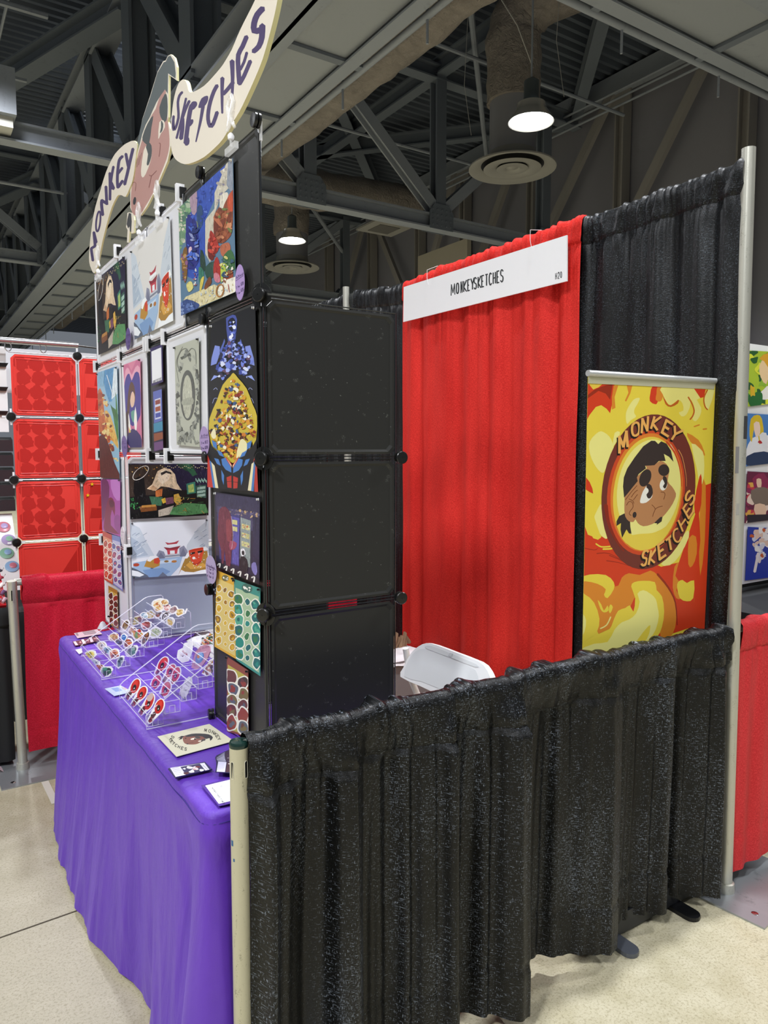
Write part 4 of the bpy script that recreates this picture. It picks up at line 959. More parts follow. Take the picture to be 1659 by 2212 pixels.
def snow(a,q,up=1):
    f=bil(q); P=lambda pts:[f(u,v) for u,v in pts]; E_=lambda h,u,v,ru,rv,n=16:a.p(h,P([(u+ru*math.cos(2*PI*i/n),v+rv*math.sin(2*PI*i/n)) for i in range(n)]))
    a.p('#c9d3dd',P([(0,.0),(.12,.1),(.2,.35),(.3,.62),(0,.66)])); a.p('#c6ced6',P([(1,.0),(.86,.16),(.72,.45),(.7,.6),(1,.62)])); a.p('#aebccc',P([(0,.25),(.1,.35),(.22,.6),(.0,.64)]))
    rd=random.Random(7)
    for i in range(30): 
        u=rd.choice((rd.uniform(0,.2),rd.uniform(.8,1))); v=rd.uniform(.2,.62); a.ln(('#8897aa','#dfe5ea','#9fadbd')[i%3],P([(u,v),(u+.05,v-.04)]),5,0)
    a.p('#8d8fa2',P([(.3,.66),(.36,.52),(.42,.55),(.44,.62),(.62,.62),(.62,.5),(.68,.46),(.72,.55),(.74,.66)])); a.p('#74778c',P([(.33,.68),(.38,.56),(.44,.68)])); a.p('#74778c',P([(.62,.66),(.67,.5),(.72,.66)]))
    a.p('#b3434f',P([(.44,.38),(.49,.40),(.56,.39),(.62,.36),(.58,.44),(.48,.45)])); a.p('#8e303c',P([(.42,.47),(.5,.49),(.6,.47),(.64,.46),(.6,.52),(.46,.53)])); a.p('#c24652',P([(.46,.52),(.6,.52),(.59,.6),(.47,.61)])); a.p('#e7ecef',P([(.5,.54),(.56,.54),(.56,.6),(.5,.6)])); a.p('#eef2f4',P([(.45,.43),(.61,.42),(.62,.45),(.43,.465)]))
    for k in range(4): a.p('#7e8290' if k%2 else '#c5c9d1',P([(.44,.61+.02*k),(.62,.6+.02*k),(.63,.62+.02*k),(.43,.63+.02*k)]))
    a.p('#9fb9d6',P([(.02,.72),(.3,.68),(.66,.66),(.62,.84),(.5,1),(.1,1),(.02,.86)])); a.p('#7d9cc6',P([(.14,.86),(.4,.84),(.5,.92),(.4,1),(.2,1)])); a.p('#c6d7e8',P([(.3,.72),(.6,.69),(.5,.76),(.32,.77)]))
    a.p('#b98a3c',P([(.16,.8),(.2,.68),(.3,.66),(.37,.7),(.36,.8),(.28,.84)])); a.p('#eef1f2',P([(.2,.7),(.24,.62),(.32,.61),(.36,.66),(.28,.68),(.24,.72)])); a.p('#cc4a32',P([(.29,.67),(.35,.65),(.37,.72),(.34,.77),(.29,.75)])); a.e('#4c6180',*f(.26,.84),14,5)
    a.p('#a9803a',P([(.6,1),(.66,.8),(.7,.68),(.8,.6),(.98,.58),(1,.95),(.9,.93),(.8,.96),(.7,.94)])); a.p('#eef1f0',P([(.68,.7),(.72,.6),(.8,.52),(.96,.5),(1,.56),(.9,.58),(.78,.6),(.72,.7)])); a.p('#d4a14a',P([(.7,.82),(.76,.76),(.84,.84),(.92,.8),(.98,.86),(.9,.9),(.76,.9)]))
    a.p('#d44a30',P([(.74,.56),(.8,.53),(.92,.51),(.935,.58),(.92,.66),(.9,.78),(.85,.85),(.8,.82),(.76,.72),(.745,.64)])); a.p('#2e2726',P([(.755,.6),(.82,.585),(.82,.62),(.765,.635)])); a.p('#2e2726',P([(.85,.58),(.92,.565),(.915,.6),(.86,.615)])); a.p('#bb3822',P([(.75,.55),(.93,.515),(.93,.545),(.75,.58)])); E_('#f4f0ea',.805,.7,.02,.025)
    a.ln('#6f2217',P([(.78,.78),(.83,.82),(.89,.77)]),5); a.p('#eef1f3',P([(.6,1),(.64,.9),(.7,.95),(.8,.96),(.9,.93),(1,.92),(1,1)])); E_('#b34832',.06,.76,.04,.03); E_('#8c6a3a',.45,.73,.03,.02); E_('#b5763a',.55,.74,.035,.022)
    a.p('#5a6374',P([(0,.8),(.06,.84),(.2,.96),(.22,1),(0,1)])); a.p('#e9eef2',P([(0,.85),(.08,.88),(.16,.95),(.1,.98),(0,.95)]));a.p('#6b7488',P([(.34,1),(.4,.92),(.46,1)]))
    rd=random.Random(3)
    for i in range(26): E_('#f4f6f6',rd.uniform(.68,.98),rd.uniform(.6,.9),.006,.007,6)
qB2=[(590,590),(1190,45),(1243,1660),(650,1955)]
poster('snowy hot spring print with a red pagoda on the pale top panels',qB2,'#dcdad6',VB,lambda a:snow(a,qB2))
# row below: crops at (190,680) scale 4.1475
V3=(190,680,1659/400)
q=[(80,520),(260,460),(285,1470),(112,1460)]
def fC(a):
    a.p('#4a8fc0',[(150,490),(240,470),(230,720),(190,780),(140,600)],2); a.p('#d9e6ee',[(230,480),(260,470),(270,700),(210,760)]); a.p('#3d7f3c',[(245,690),(262,800),(275,1100),(262,1110),(215,830),(250,850)],2); a.p('#2f6a35',[(200,800),(275,900),(270,960),(225,900)])
    a.p('#c2622c',[(90,680),(130,700),(150,900),(200,1100),(180,1150),(100,1040)],2); a.p('#e0b45a',[(150,860),(200,900),(260,1100),(270,1200),(180,1050)],2); a.scat(['#d9913c','#a84a26','#e8cf8a','#7c3a22'],[(95,700),(150,720),(270,1300),(240,1380),(110,1080)],60,15,5)
    a.p('#5a2620',[(100,1090),(170,1120),(240,1330),(285,1430),(285,1470),(112,1460)],2); a.p('#7fb0cf',[(90,520),(150,500),(140,640),(95,640)]); a.ln('#e8f0f6',[(170,540),(200,640),(230,740)],6)
poster('tall painted print of blue sky, palms and orange rocks on the far column',q,'#8fb8d0',V3,fC,paintd=True)
q=[(315,450),(468,393),(483,1188),(355,1190)]
def fD(a):
    a.p('#c96f93',[(322,470),(360,440),(390,500),(430,410),(468,420),(475,1100),(350,1100),(318,600)],2); a.p('#e3a3b8',[(335,500),(365,480),(392,540),(425,470),(462,470),(470,700),(330,700)],2); a.p('#433a8c',[(330,600),(350,540),(372,530),(392,590),(420,520),(455,520),(470,640),(470,900),(400,1000),(340,900),(325,700)],2)
    a.p('#d58aa8',[(350,1100),(380,1060),(380,1190),(355,1190)]); a.p('#5a3a2c',[(360,700),(385,600),(415,640),(425,760),(400,820),(410,740),(395,680),(380,740),(370,900),(350,900)],2); a.p('#e2bda4',[(390,700),(405,690),(420,740),(412,810),(390,830),(378,770)],2)
    a.p('#5f9a8c',[(385,870),(430,860),(440,940),(400,960)],2); a.p('#f0ede6',[(365,880),(385,1040),(370,1050),(360,960)],2); a.p('#f0ede6',[(425,820),(440,960),(430,1050),(412,960)],2); a.p('#3a3466',[(345,1100),(400,1020),(470,1080),(483,1188),(380,1190)],2); a.p('#d9c04c',[(365,1000),(385,1050),(370,1060)]); a.p('#3e2c2a',[(335,900),(360,870),(360,1080),(335,1060)],2)
poster('pink print with nested hearts and a dark haired figure',q,'#d8849f',V3,fD)
# hanging notice and charm strip in the black gap column
q=[(558,300),(665,262),(672,600),(568,640)]
poster('purple framed white notice hung at the top of the narrow black column',q,'#33265c',V3,lambda a:[a.p('#e9e9ee',[(568,330),(655,292),(662,585),(575,615)]),a.text('#45454c','MONKEYSKETCHES',(584,590),(4.3,-1.7),(0,26),1.6,1.28)],name='notice',cat='sign',pins=None,off=-.004)
q=[(580,660),(660,640),(675,1210),(590,1228)]
poster('strip of small coloured samples hanging in the narrow black column',q,'#2c2440',V3,lambda a:[a.p('#5a67b0',[(583,690),(662,665),(668,945),(592,972)]),a.p('#c9cbe0',[(598,760),(650,742),(655,925),(602,940)]),a.p('#8a3d34',[(602,770),(646,756),(648,795),(604,808)]),a.p('#9c4a2c',[(603,830),(648,815),(650,858),(605,870)]),a.p('#3d4aa0',[(604,885),(650,872),(652,912),(606,925)]),a.p('#3d86a6',[(588,975),(672,950),(674,1035),(590,1055)]),a.p('#8c4c30',[(590,1065),(672,1050),(674,1110),(592,1135)]),a.p('#6d4a78',[(592,1145),(674,1130),(675,1200),(594,1222)])],name='sample_strip',cat='sign',pins=None,off=-.004)
q=[(775,285),(992,205),(1000,1185),(795,1165)]
def fE(a):
    rd=random.Random(11)
    for i in range(150):
        t=rd.uniform(0,2*PI); r=rd.uniform(.85,1.12); x=893+100*r*math.cos(t)*(1 if abs(math.cos(t))>.2 else 1.3); y=740+380*r*math.sin(t)*.98-40*math.cos(t)
        if math.sin(t)<-.2 and rd.random()<.65: continue
        a.blob(rd.choice(['#6e716b','#8d8f86','#a4a69b','#55574f']),x,y,14,20,i,.6,6)
    a.ln('#7a7c74',[(830,520),(800,430),(830,330),(880,300),(900,330),(930,300),(965,330),(970,440)],5); a.ln('#9a9c92',[(815,600),(790,420),(850,285)],4)
    a.e('#5d5f5a',895,720,66,225,0,26); a.e('#b9baa8',893,735,44,195,0,26); a.p('#a2a494',[(850,760),(940,740),(945,800),(850,810)],2)
    for i in range(16): a.blob('#8b8d84',rd.uniform(795,990),rd.uniform(1080,1150),8,16,i,.6,6)
poster('tall grey green ink print of an oval leafy wreath on a white panel',q,'#b3b5a6',V3,fE,paintd=True)
# near tower: tall black, blue and gold print (crop 430,640)
VF=(430,640,817/170)
q=[(120,290),(582,90),(630,2035),(98,1980)]
def fF(a):
    rd=random.Random(2)
    for s in (0,1):
        m=lambda x,y:(x if s==0 else 2*352-x+ (y-1000)*.02, y)
        M_=lambda pts:[m(x,y) for x,y in pts]
        a.p('#7f8fd8',M_([(165,510),(215,520),(215,600),(180,700),(122,720),(130,640)])); a.p('#5667b4',M_([(215,560),(250,480),(262,440),(270,470),(240,560),(235,640)]))
        a.p('#8fa0e6',M_([(120,880),(155,820),(205,830),(150,860)])); a.ln('#aab4e8',M_([(140,1110),(160,1060),(190,1060)]),4); a.ln('#aab4e8',M_([(150,970),(175,950),(190,970)]),4)
    a.p('#46539c',[(280,230),(350,190),(395,240),(375,470),(350,620),(325,600),(300,470)],2); a.p('#1a1c30',[(300,260),(350,220),(380,270),(350,360),(320,360)],2)
    a.scat(['#7284d8','#3c4a9c','#a4b2ee','#262a48','#6a4a62','#d6dcf4'],[(300,440),(400,440),(500,560),(560,700),(500,850),(352,760),(240,880),(180,800),(230,620)],120,20,7)
    a.scat(['#8c9cf0','#2e386f','#e8ecfa','#5a6ac4'],[(320,240),(380,240),(370,480),(330,480)],20,14,3)
    a.p('#c9b23c',[(362,795),(410,850),(500,960),(560,1120),(606,1240),(600,1460),(560,1650),(380,1720),(330,1720),(160,1600),(112,1440),(112,1270),(190,1080),(250,920),(330,830)],2)
    a.scat(['#2b2320','#d89a2e','#8c3222','#f0e8cc','#e3c04c','#c9762a','#3f5c8a','#5a2a22'],[(362,840),(450,960),(560,1250),(590,1450),(540,1620),(360,1690),(180,1580),(125,1400),(200,1180),(290,950)],300,17,5,.6)
    a.p('#e9dfae',[(400,1680),(430,1520),(470,1480),(525,1560),(470,1640)],2); a.p('#e9e0b8',[(135,1430),(175,1370),(190,1460),(160,1480)],2)
    for c,pts in (('#1c1c1f',[(98,1470),(150,1560),(250,1650),(352,1760),(470,1650),(570,1560),(612,1480),(625,2040),(98,1985)]),):
        a.p(c,pts)
    a.p('#c03a32',[(100,1640),(130,1720),(170,2000),(100,1985)]); a.p('#e6dcb4',[(140,1720),(175,1760),(215,2000),(185,2000)]); a.p('#4a7ab8',[(120,1700),(140,1720),(185,2000),(160,2000)]); a.p('#b3382f',[(580,1700),(612,1640),(628,2030),(590,2030)]); a.p('#e6dcb4',[(560,1740),(585,1720),(555,2020),(520,2015)]); a.p('#4a7ab8',[(585,1710),(605,1690),(580,2025),(555,2020)])
    for s in (0,1):
        m=lambda x,y:(x if s==0 else 2*357-x+(y-1700)*.03,y+(0 if s==0 else 6)); M_=lambda pts:[m(x,y) for x,y in pts]
        a.p('#4a7cc0',M_([(245,1690),(290,1675),(345,1760),(350,1830),(290,1800),(255,1750)])); a.p('#4a7cc0',M_([(195,1590),(250,1620),(275,1670),(225,1650)])); a.p('#4a7cc0',M_([(145,1490),(195,1520),(200,1590),(160,1560)])); a.p('#4a7cc0',M_([(170,1680),(215,1690),(240,1760),(200,1740)])); a.p('#c43c34',M_([(280,1650),(352,1740),(352,1780),(300,1700)])); a.p('#efe4b8',M_([(300,1680),(352,1755),(352,1770)]))
        a.p('#b8352e',M_([(300,1880),(350,1860),(352,1990),(310,1985)])); a.p('#4a7cc0',M_([(245,1800),(275,1860),(270,1960),(250,1900)])); a.ln('#17171a',M_([(305,1925),(352,1920)]),5,0)
poster('tall glossy black print with blue shards over a gold arch crowded with tiny dabs',q,'#151518',VF,fF,pins='#c8c8c8',off=-.001)
# near tower: night street print (crop 190,980)
V4=(190,980,1659/400)
q=[(1135,345),(1540,400),(1535,1172),(1150,1010)]
def fG(a):
    a.p('#3a3552',[(1140,360),(1535,400),(1535,560),(1150,520)],0); a.p('#4a4468',[(1160,470),(1530,540),(1530,700),(1160,640)])
    a.scat(['#c9a878','#8a7a72','#6c6488'],[(1200,490),(1535,530),(1535,580),(1250,540)],40,8,4); a.p('#3e3c78',[(1160,540),(1360,550),(1355,1010),(1290,990),(1180,940)]); a.p('#5b56a8',[(1290,560),(1360,580),(1350,1000),(1295,980)]); a.p('#8f9a9c',[(1368,570),(1460,600),(1455,1020),(1362,990)]); a.p('#2e2c4a',[(1478,560),(1535,580),(1535,1090),(1478,1040)])
    for k in range(3): a.p('#c9c48a',[(1378,625+78*k),(1448,645+78*k),(1448,690+78*k),(1378,670+78*k)]); a.scat(['#c9664c','#5f7ab8','#e4d8a8','#8a4a8a'],[(1380,635+78*k),(1446,652+78*k),(1446,682+78*k),(1380,664+78*k)],10,6,k)
    for k in range(2): a.p('#cfc98f',[(1295,590+60*k),(1340,598+60*k),(1340,640+60*k),(1295,630+60*k)])
    a.p('#6e2f42',[(1180,500),(1235,475),(1285,560),(1300,720),(1290,860),(1275,1030),(1245,1035),(1225,860),(1215,1020),(1200,1010),(1195,860),(1165,760),(1170,600)],2); a.p('#8e3f4a',[(1240,600),(1280,600),(1290,760),(1250,780)],2); a.p('#a34a66',[(1275,780),(1335,800),(1320,850),(1275,860)],2); a.ln('#d8c8d8',[(1285,560),(1302,720),(1290,850)],3)
    a.p('#24222c',[(1150,960),(1535,1120),(1535,1172),(1150,1015)]); a.p('#22202a',[(1370,920),(1430,950),(1430,1060),(1360,1040)],2); a.p('#e9e6ee',[(1370,860),(1400,850),(1415,900),(1380,920)],2); a.p('#1c1a22',[(1380,875),(1400,870),(1402,905),(1384,905)],2)
    for x in range(6): a.ln('#ece8e4',[(1160+62*x,1000+22*x),(1185+62*x,985+24*x),(1175+62*x,1040+24*x)],13,3)
    a.p('#8079b8',[(1470,985),(1505,975),(1520,1060),(1500,1090),(1470,1040)],2)
poster('dark night street print with lit vending machines and a tall red shape',q,'#2c2940',V4,fG,pins='#c8c8c8',off=-.001,paintd=True)
# sticker sheets on the near tower (crop 440,1230)
V5=(440,1230,794/140)
def sheetfn(quad,cols,edge,seed,nu=3,nv=6,title=None):
    f=bil(quad)
    def fn(a):
        if edge: a.p(edge[0],[f(.05,.1),f(.95,.1),f(.95,.97),f(.05,.97)])
        if title:
            x,y=f(.5,.055); w=abs(f(.75,0)[0]-f(.25,0)[0]); a.e(title,x,y,w*.42,w*.36,25); a.scat(['#efefe8'],[(x-w*.3,y-w*.2),(x+w*.3,y-w*.05),(x+w*.3,y+w*.22),(x-w*.3,y+w*.05)],9,w*.06,seed)
        rd=random.Random(seed)
        for j in range(nv):
            for i in range(nu):
                u=(i+.5)/nu+rd.uniform(-.04,.04); v=.15+(.8*(j+.5)/nv)+rd.uniform(-.012,.012); x,y=f(u,v); small=(i==1 and nu==3)
                s=abs(f(1,0)[0]-f(0,0)[0])/nu*(.26 if small else .46); k=rd.uniform(1.2,1.6); sd=rd.random(); rot=rd.uniform(-20,20)
                a.blob('#f1efe2',x,y,s+s*.28,(s*k)+s*.28,sd,.16,9,rot); a.blob(rd.choice(cols),x,y,s,s*k,sd,.16,9,rot)
                if not small: a.blob(rd.choice(cols),x+s*.1,y+s*.2,s*.55,s*.6,sd+.3,.4,7); a.blob(rd.choice(cols),x-s*.2,y-s*.4,s*.3,s*.4,sd+.6,.4,7)
    return fn
for lab,quad,h,edge,cols,sd,ttl in (('yellow sticker sheet hanging left on the lower black front panel',[(160,10),(370,98),(398,1100),(132,945)],'#dcab3c',('#dcc478',),['#c99a2e','#a87a28','#d8b040','#8c6a34'],3,'#6d6a48'),
        ('teal sticker sheet hanging right on the lower black front panel',[(370,118),(692,232),(692,1308),(398,1110)],'#3f8f86',('#a9c2a0',),['#2e8a80','#3f7a52','#58a890','#2a6a6c'],8,'#3d6a60'),
        ('olive yellow sticker sheet with brown edge at the foot of the near tower',[(282,1065),(545,1238),(548,2060),(285,1985)],'#8c4a3c',('#b9ac4a',),['#4a3a34','#6a3c34','#5c6470','#93402f','#7a6a3c'],13,None)):
    poster(lab,quad,h,V5,sheetfn(quad,cols,edge,sd,3 if ttl else 2,6 if ttl else 5,ttl),name='sticker_sheet',cat='sticker sheet',pins='#1e1e20',off=-.001)
for lab,quad,h,edge,cols,sd in (('orange red sticker sheet on the far column, left one',[(130,690),(215,730),(222,1170),(148,1130)],'#b8402c',('#d98a68',),['#c23c2a','#a8402c','#d96a4a'],23),
        ('lilac sticker sheet on the far column, right one',[(213,725),(287,745),(312,1235),(226,1172)],'#6d7cb8',('#b8b6d8',),['#8a4a78','#4a5c9c','#b85a6a'],28),
        ('small ochre sticker sheet low on the far column',[(182,1182),(262,1225),(272,1570),(192,1530)],'#a87830',('#c9a84c',),['#6a2c24','#8c3428','#4a3028'],33)):
    poster(lab,quad,h,V4,sheetfn(quad,cols,edge,sd,2,5),name='sticker_sheet',cat='sticker sheet',pins=None,off=-.001)
q=[(112,228),(288,232),(290,745),(128,685)]
poster('magenta and purple print below the tall painted print on the far column',q,'#a34a9c',V4,lambda a:[a.p('#6d2a5c',[(120,240),(180,250),(190,380),(130,620)],2),a.p('#c07ac4',[(200,240),(285,240),(285,420),(230,380)],2),a.p('#7c2444',[(170,440),(205,390),(240,440),(240,560),(215,500),(205,640),(285,720),(180,700),(140,660)],2),a.p('#5a1c38',[(190,420),(225,420),(235,470),(200,480)],2),a.p('#8c3c86',[(240,560),(285,560),(285,720),(240,660)],2)])
# prints on the inner side of the far tower (plane facing the camera)
PS=((0,YL[0]-.008,0),(0,1,0))
q=[(362,88),(1080,92),(1080,552),(380,588)]
poster('wide night workshop print with string lights on the inner side panel',q,'#191517',V4,lambda a:night(a,bil(q)),plane=PS,push=False,paintd=True)
q2=[(378,620),(1080,588),(1085,1072),(395,1118)]
poster('wide snowy hot spring print with red pagoda on the inner side panel',q2,'#e4e8ee',V4,lambda a:snow(a,q2),plane=PS,push=False)
# ---------------------------------------------------------------- lilac price tags
def tag_oval(label,cx,cy,rx,ry,rot,view,lines,h='#a98fc4',off=-.006,plane=((PX,0,0),(1,0,0)),s=1.0,ink_='#3a2660',sl=0):
    a=Art(Vector(plane[0])+Vector(plane[1])*off,plane[1],view)
    c,q=math.cos(R(rot)),math.sin(R(rot)); pts=[(cx+rx*math.cos(t*2*PI/36)*c-ry*math.sin(t*2*PI/36)*q, cy+rx*math.cos(t*2*PI/36)*q+ry*math.sin(t*2*PI/36)*c) for t in range(36)]
    a.sheet(pts,h,.001)
    for st,x,y,xv,yv,w in lines:
        if st=='_': a.ln(ink_,[(x,y),xv],w,0)
        else: a.text(ink_,st,(x,y),xv,yv,w,1.35)
    return tag(a.build('price_tag'),label,'price tag')
VP=(420,560,1659/140)
tag_oval('lilac oval price tag reading A3 Prints beside the large shore print',1160,592,118,462,0,VP,[('A3',1075,440,(26,-20),(-4,70),10),('Prints',1160,400,(14,-11),(-2,62),7),('_',1060,555,(1250,418),0,10),('1',1065,700,(20,-10),(0,60),6),('for',1110,680,(15,-7),(0,50),6),('$20',1190,600,(19,-10),(0,80),6),('2',1075,860,(20,-10),(0,60),7),('for',1120,845,(15,-7),(0,50),6),('$35',1190,760,(19,-10),(0,80),6)])
tag_oval('lilac oval price tag reading Art Prints under the wreath print',1043,1128,42,130,-3,V3,[('Art',1014,1075,(7,-2),(0,24),2.6),('Prints',1043,1070,(5,-1.5),(0,26),2.2),('_',1008,1105,(1072,1100),0,3.5),('1',1014,1138,(7,-1),(0,22),2.5),('for',1026,1140,(4.5,-.5),(0,16),2),('$12',1048,1128,(7,-1),(0,26),2.5),('2',1014,1186,(7,-1),(0,22),2.5),('for',1026,1188,(4.5,-.5),(0,16),2),('$20',1048,1176,(7,-1),(0,26),2.5)],h='#a58fbc')
tag_oval('dull violet oval price tag reading A3 Prints below the top left prints',545,1942,36,172,0,VB,[('A3',522,1880,(8,-4),(0,36),3),('Prints',545,1868,(4.5,-2),(0,34),2.4),('_',514,1935,(576,1905),0,4),('1',522,1985,(6,-2),(0,26),2.4),('$20',545,1975,(7,-2),(0,34),2.4),('2',522,2050,(6,-2),(0,26),2.4),('$35',545,2040,(7,-2),(0,34),2.4)],h='#5f4c86')
tag_oval('small violet oval price tag on the join left of the heart print',325,1178,24,96,-3,V3,[('Art',308,1130,(4,-1),(0,20),2),('_',304,1158,(346,1152),0,3),('1',310,1178,(4,0),(0,16),1.8),('$12',324,1178,(5,0),(0,18),1.8),('2',310,1212,(4,0),(0,16),1.8)],h='#75629a')
tag_oval('lilac oval price tag reading Sticker Sheets at the lower left of the near tower',1102,1038,46,128,-6,V4,[('Sticker',1062,982,(4.6,2.4),(-1,20),2),('Sheets',1104,1000,(4.4,2.2),(-1,22),2),('_',1060,998,(1146,1042),0,3),('1 for $',1070,1012,(6,2.4),(-1,20),2),('2 for $',1070,1044,(6,2.4),(-1,20),2),('4 for $',1070,1080,(6,2.4),(-1,20),2),],h='#a79bc0',off=-.012)
tag_oval('pale pinkish oval price tag clipped on the inner edge of the far column',308,735,17,82,-2,V4,[('_',298,700,(322,706),0,2.5),('1',302,725,(4,0),(0,14),1.8),('2',302,755,(4,0),(0,14),1.8)],h='#cfc4cc',off=-.01)
# ================================================================ acrylic step racks with die-cut stickers
def hull(pts):
    pts=sorted(set(pts)); 
    def half(ps):
        h=[]
        for p in ps:
            while len(h)>1 and (h[-1][0]-h[-2][0])*(p[1]-h[-2][1])-(h[-1][1]-h[-2][1])*(p[0]-h[-2][0])<=0: h.pop()
            h.append(p)
        return h[:-1]
    return half(pts)+half(pts[::-1])
def rack(label, x0, y0, y1):
    t=thing('step_rack',label,'display rack',(x0+.15,(y0+y1)/2,TZ))
    Zb=TZ+.004
    prof=[(0,0),(0,.038),(.012,.05),(.235,.190),(.25,.195),(.298,.195),(.305,.188),(.305,0)]
    for y in (y0,y1):
        b=MB(); b.prism([(x0+a,y,Zb+c) for a,c in prof],(0,.003 if y==y1 else -.003,0),M_ACR); s=b.build('side_plate',t)
        b=MB(); b.tube([(x0+a,y,Zb+c) for a,c in prof],.0017,M_ACRE,6,closed=True); b.build('polished_edge',s)
    for k in range(6):
        xa=x0+.004+.0475*k; za=Zb+.006+.0265*k; w=.042; h=.034
        b=MB(); b.box((xa,y0+.002,za),(xa+w,y1-.002,za+.002),M_ACR); b.box((xa,y0+.002,za),(xa+.002,y1-.002,za+h),M_ACR); b.box((xa+w-.002,y0+.002,za),(xa+w,y1-.002,za+h),M_ACR)
        for q in range(5):
            y=y0+.004+(y1-y0-.008)*q/4; b.box((xa,y-.0008,za),(xa+w,y+.0008,za+h),M_ACR)
        tr=b.build('tray',t)
        b=MB()
        for p in ([(xa,y0,za+h),(xa,y1,za+h)],[(xa+w,y0,za+h),(xa+w,y1,za+h)],[(xa,y0,za),(xa,y1,za)],[(xa,y0,za),(xa+w,y0,za),(xa+w,y0,za+h),(xa,y0,za+h),(xa,y0,za)],[(xa+.013,y0,za),(xa+.013,y0,za+h*.6),(xa+.028,y0,za+h*.6),(xa+.028,y0,za)]): b.tube(p,.0011,M_ACRE,5)
        for q in range(1,4):
            y=y0+.004+(y1-y0-.008)*q/4; b.tube([(xa,y,za+h),(xa+w,y,za+h)],.0009,M_ACRE,5)
        b.build('polished_edge',tr)
    return t
FRX,FRY=-.022,(.612,.91); REX,REY=-.028,(1.13,1.46)
rack('clear acrylic step rack with red stickers, nearer the front pole',FRX,*FRY)
rack('clear acrylic step rack crowded with mixed stickers at the far end of the table',REX,*REY)
def sticker(label, x0, k, view, outline, art, thick=.0009, h='#f3f2f4', group=None, name='sticker', cat='sticker'):
    xs=x0+.02+.0475*k
    cx=sum(p[0] for p in outline)/len(outline); cy=max(p[1] for p in outline)
    c=UX(view[0]+cx/view[2], view[1]+cy/view[2], xs)
    a=Art(c,(-math.cos(R(14)),0,math.sin(R(14))),view,8e-6); a.sheet(outline,h,thick)
    art(a); return tag(a.build(name),label,cat,group)
def ell(cx,cy,rx,ry,rot=0,n=20):
    c,q=math.cos(R(rot)),math.sin(R(rot)); return [(cx+rx*math.cos(2*PI*i/n)*c-ry*math.sin(2*PI*i/n)*q, cy+rx*math.cos(2*PI*i/n)*q+ry*math.sin(2*PI*i/n)*c) for i in range(n)]
VR=(230,1360,1659/240)
for k,cx,cy,rx,ry,rot,fx,fy,l,top in ((0,428,845,58,112,24,285,1045,'lower tray, closest to the aisle',0),(0,528,950,58,105,28,385,1130,'lower tray, next to the aisle one',0),
      (0,640,1080,55,125,22,490,1265,'lower tray, wearing a pale pinkish top',1),(0,788,1150,60,112,20,640,1370,'nearest the camera at the rack corner',0),
      (2,740,785,58,112,26,650,905,'second row, centre, leaning to the left',0),(2,890,885,60,112,20,775,1050,'second row, right, with two white marks',0),
      (3,842,515,60,112,30,745,655,'topmost of all, at the back',0),(3,962,612,56,100,28,850,770,'back row, middle',0),(3,1040,665,52,108,18,975,790,'back row, rightmost beside the white price card',0)):
    o=hull(ell(cx,cy,rx+15,ry+15,rot)+ell(fx,fy,38,38))
    def ar(a,cx=cx,cy=cy,rx=rx,ry=ry,rot=rot,fx=fx,fy=fy,top=top,k=k):
        a.p('#4a1612',hull(ell((cx+fx)/2,(cy+fy)/2,26,40,rot)+ell(fx+6,fy-6,22,26))); a.scat(['#8c1f18','#2a1210','#a8382c'],[(fx-10,fy+10),(fx+30,fy+10),((cx+fx)/2+26,(cy+fy)/2+20),((cx+fx)/2-24,(cy+fy)/2-10)],10,12,k)
        a.e('#c4231c',cx,cy,rx,ry,rot); a.e('#dc3a2c',cx+8,cy-ry*.35,rx*.55,ry*.45,rot)
        a.e('#1f1514',cx-10,cy+ry*.18,rx*.42,ry*.42,rot-8)
        a.e('#e9e4e2',cx-14,cy+ry*.3,7,13,rot)
        if top: a.e('#cbb2ae',cx+10,cy-ry*.6,rx*.85,ry*.55,rot)
        if 'two' in l: pass
    sticker('red round-topped die-cut sticker with black patch, %s'%l,FRX,k,VR,o,ar)
sticker('white die-cut sticker with thin red strokes behind the red ones',FRX,4,VR,[(1050,400),(1065,310),(1140,270),(1160,200),(1290,170),(1280,330),(1230,470),(1130,500),(1060,440)],lambda a:[a.scat(['#a8403c','#d8b8b4','#6a5a5a'],[(1060,420),(1090,310),(1180,270),(1200,400),(1130,460)],16,16,3)])
o=[(1265,570),(1290,460),(1330,330),(1400,250),(1480,225),(1540,250),(1545,330),(1500,440),(1430,540),(1340,600)]
sticker('pink oval card with a blue round drawing in the front rack',FRX,4,VR,o,lambda a:[a.e('#4a78b8',1390,420,58,92,25),a.e('#7fa8d8',1395,400,40,60,25),a.e('#c9803c',1370,405,22,26),a.text('#7a4a68','KID FRIEND',(1350,300),(16,-6),(6,26),4,1.2),a.ln('#8a6a8c',[(1300,480),(1320,540)],5,0)],h='#c08aa2',thick=.003,name='oval_card',cat='card')
o=[(1035,1080),(1060,1000),(1110,880),(1170,760),(1230,700),(1275,720),(1280,800),(1230,930),(1150,1070),(1080,1115)]
sticker('white oval handwritten price card reading Stickers in the front rack',FRX,3,VR,o,lambda a:[a.text('#3a3a3c','STICKERS',(1180,752),(9,5),(-6,22),3,1.25),a.ln('#3a3a3c',[(1160,790),(1235,860)],4,0),a.text('#3a3a3c','1 for $5',(1125,850),(13,7),(-8,34),3.5,1.3),a.text('#3a3a3c','5 for $20',(1075,950),(12,7),(-6,40),3.5,1.2)],h='#dfe0dc',name='price_card',cat='price tag')
o=hull([(1405,230),(1420,130),(1500,60),(1590,40),(1590,220),(1500,250)])
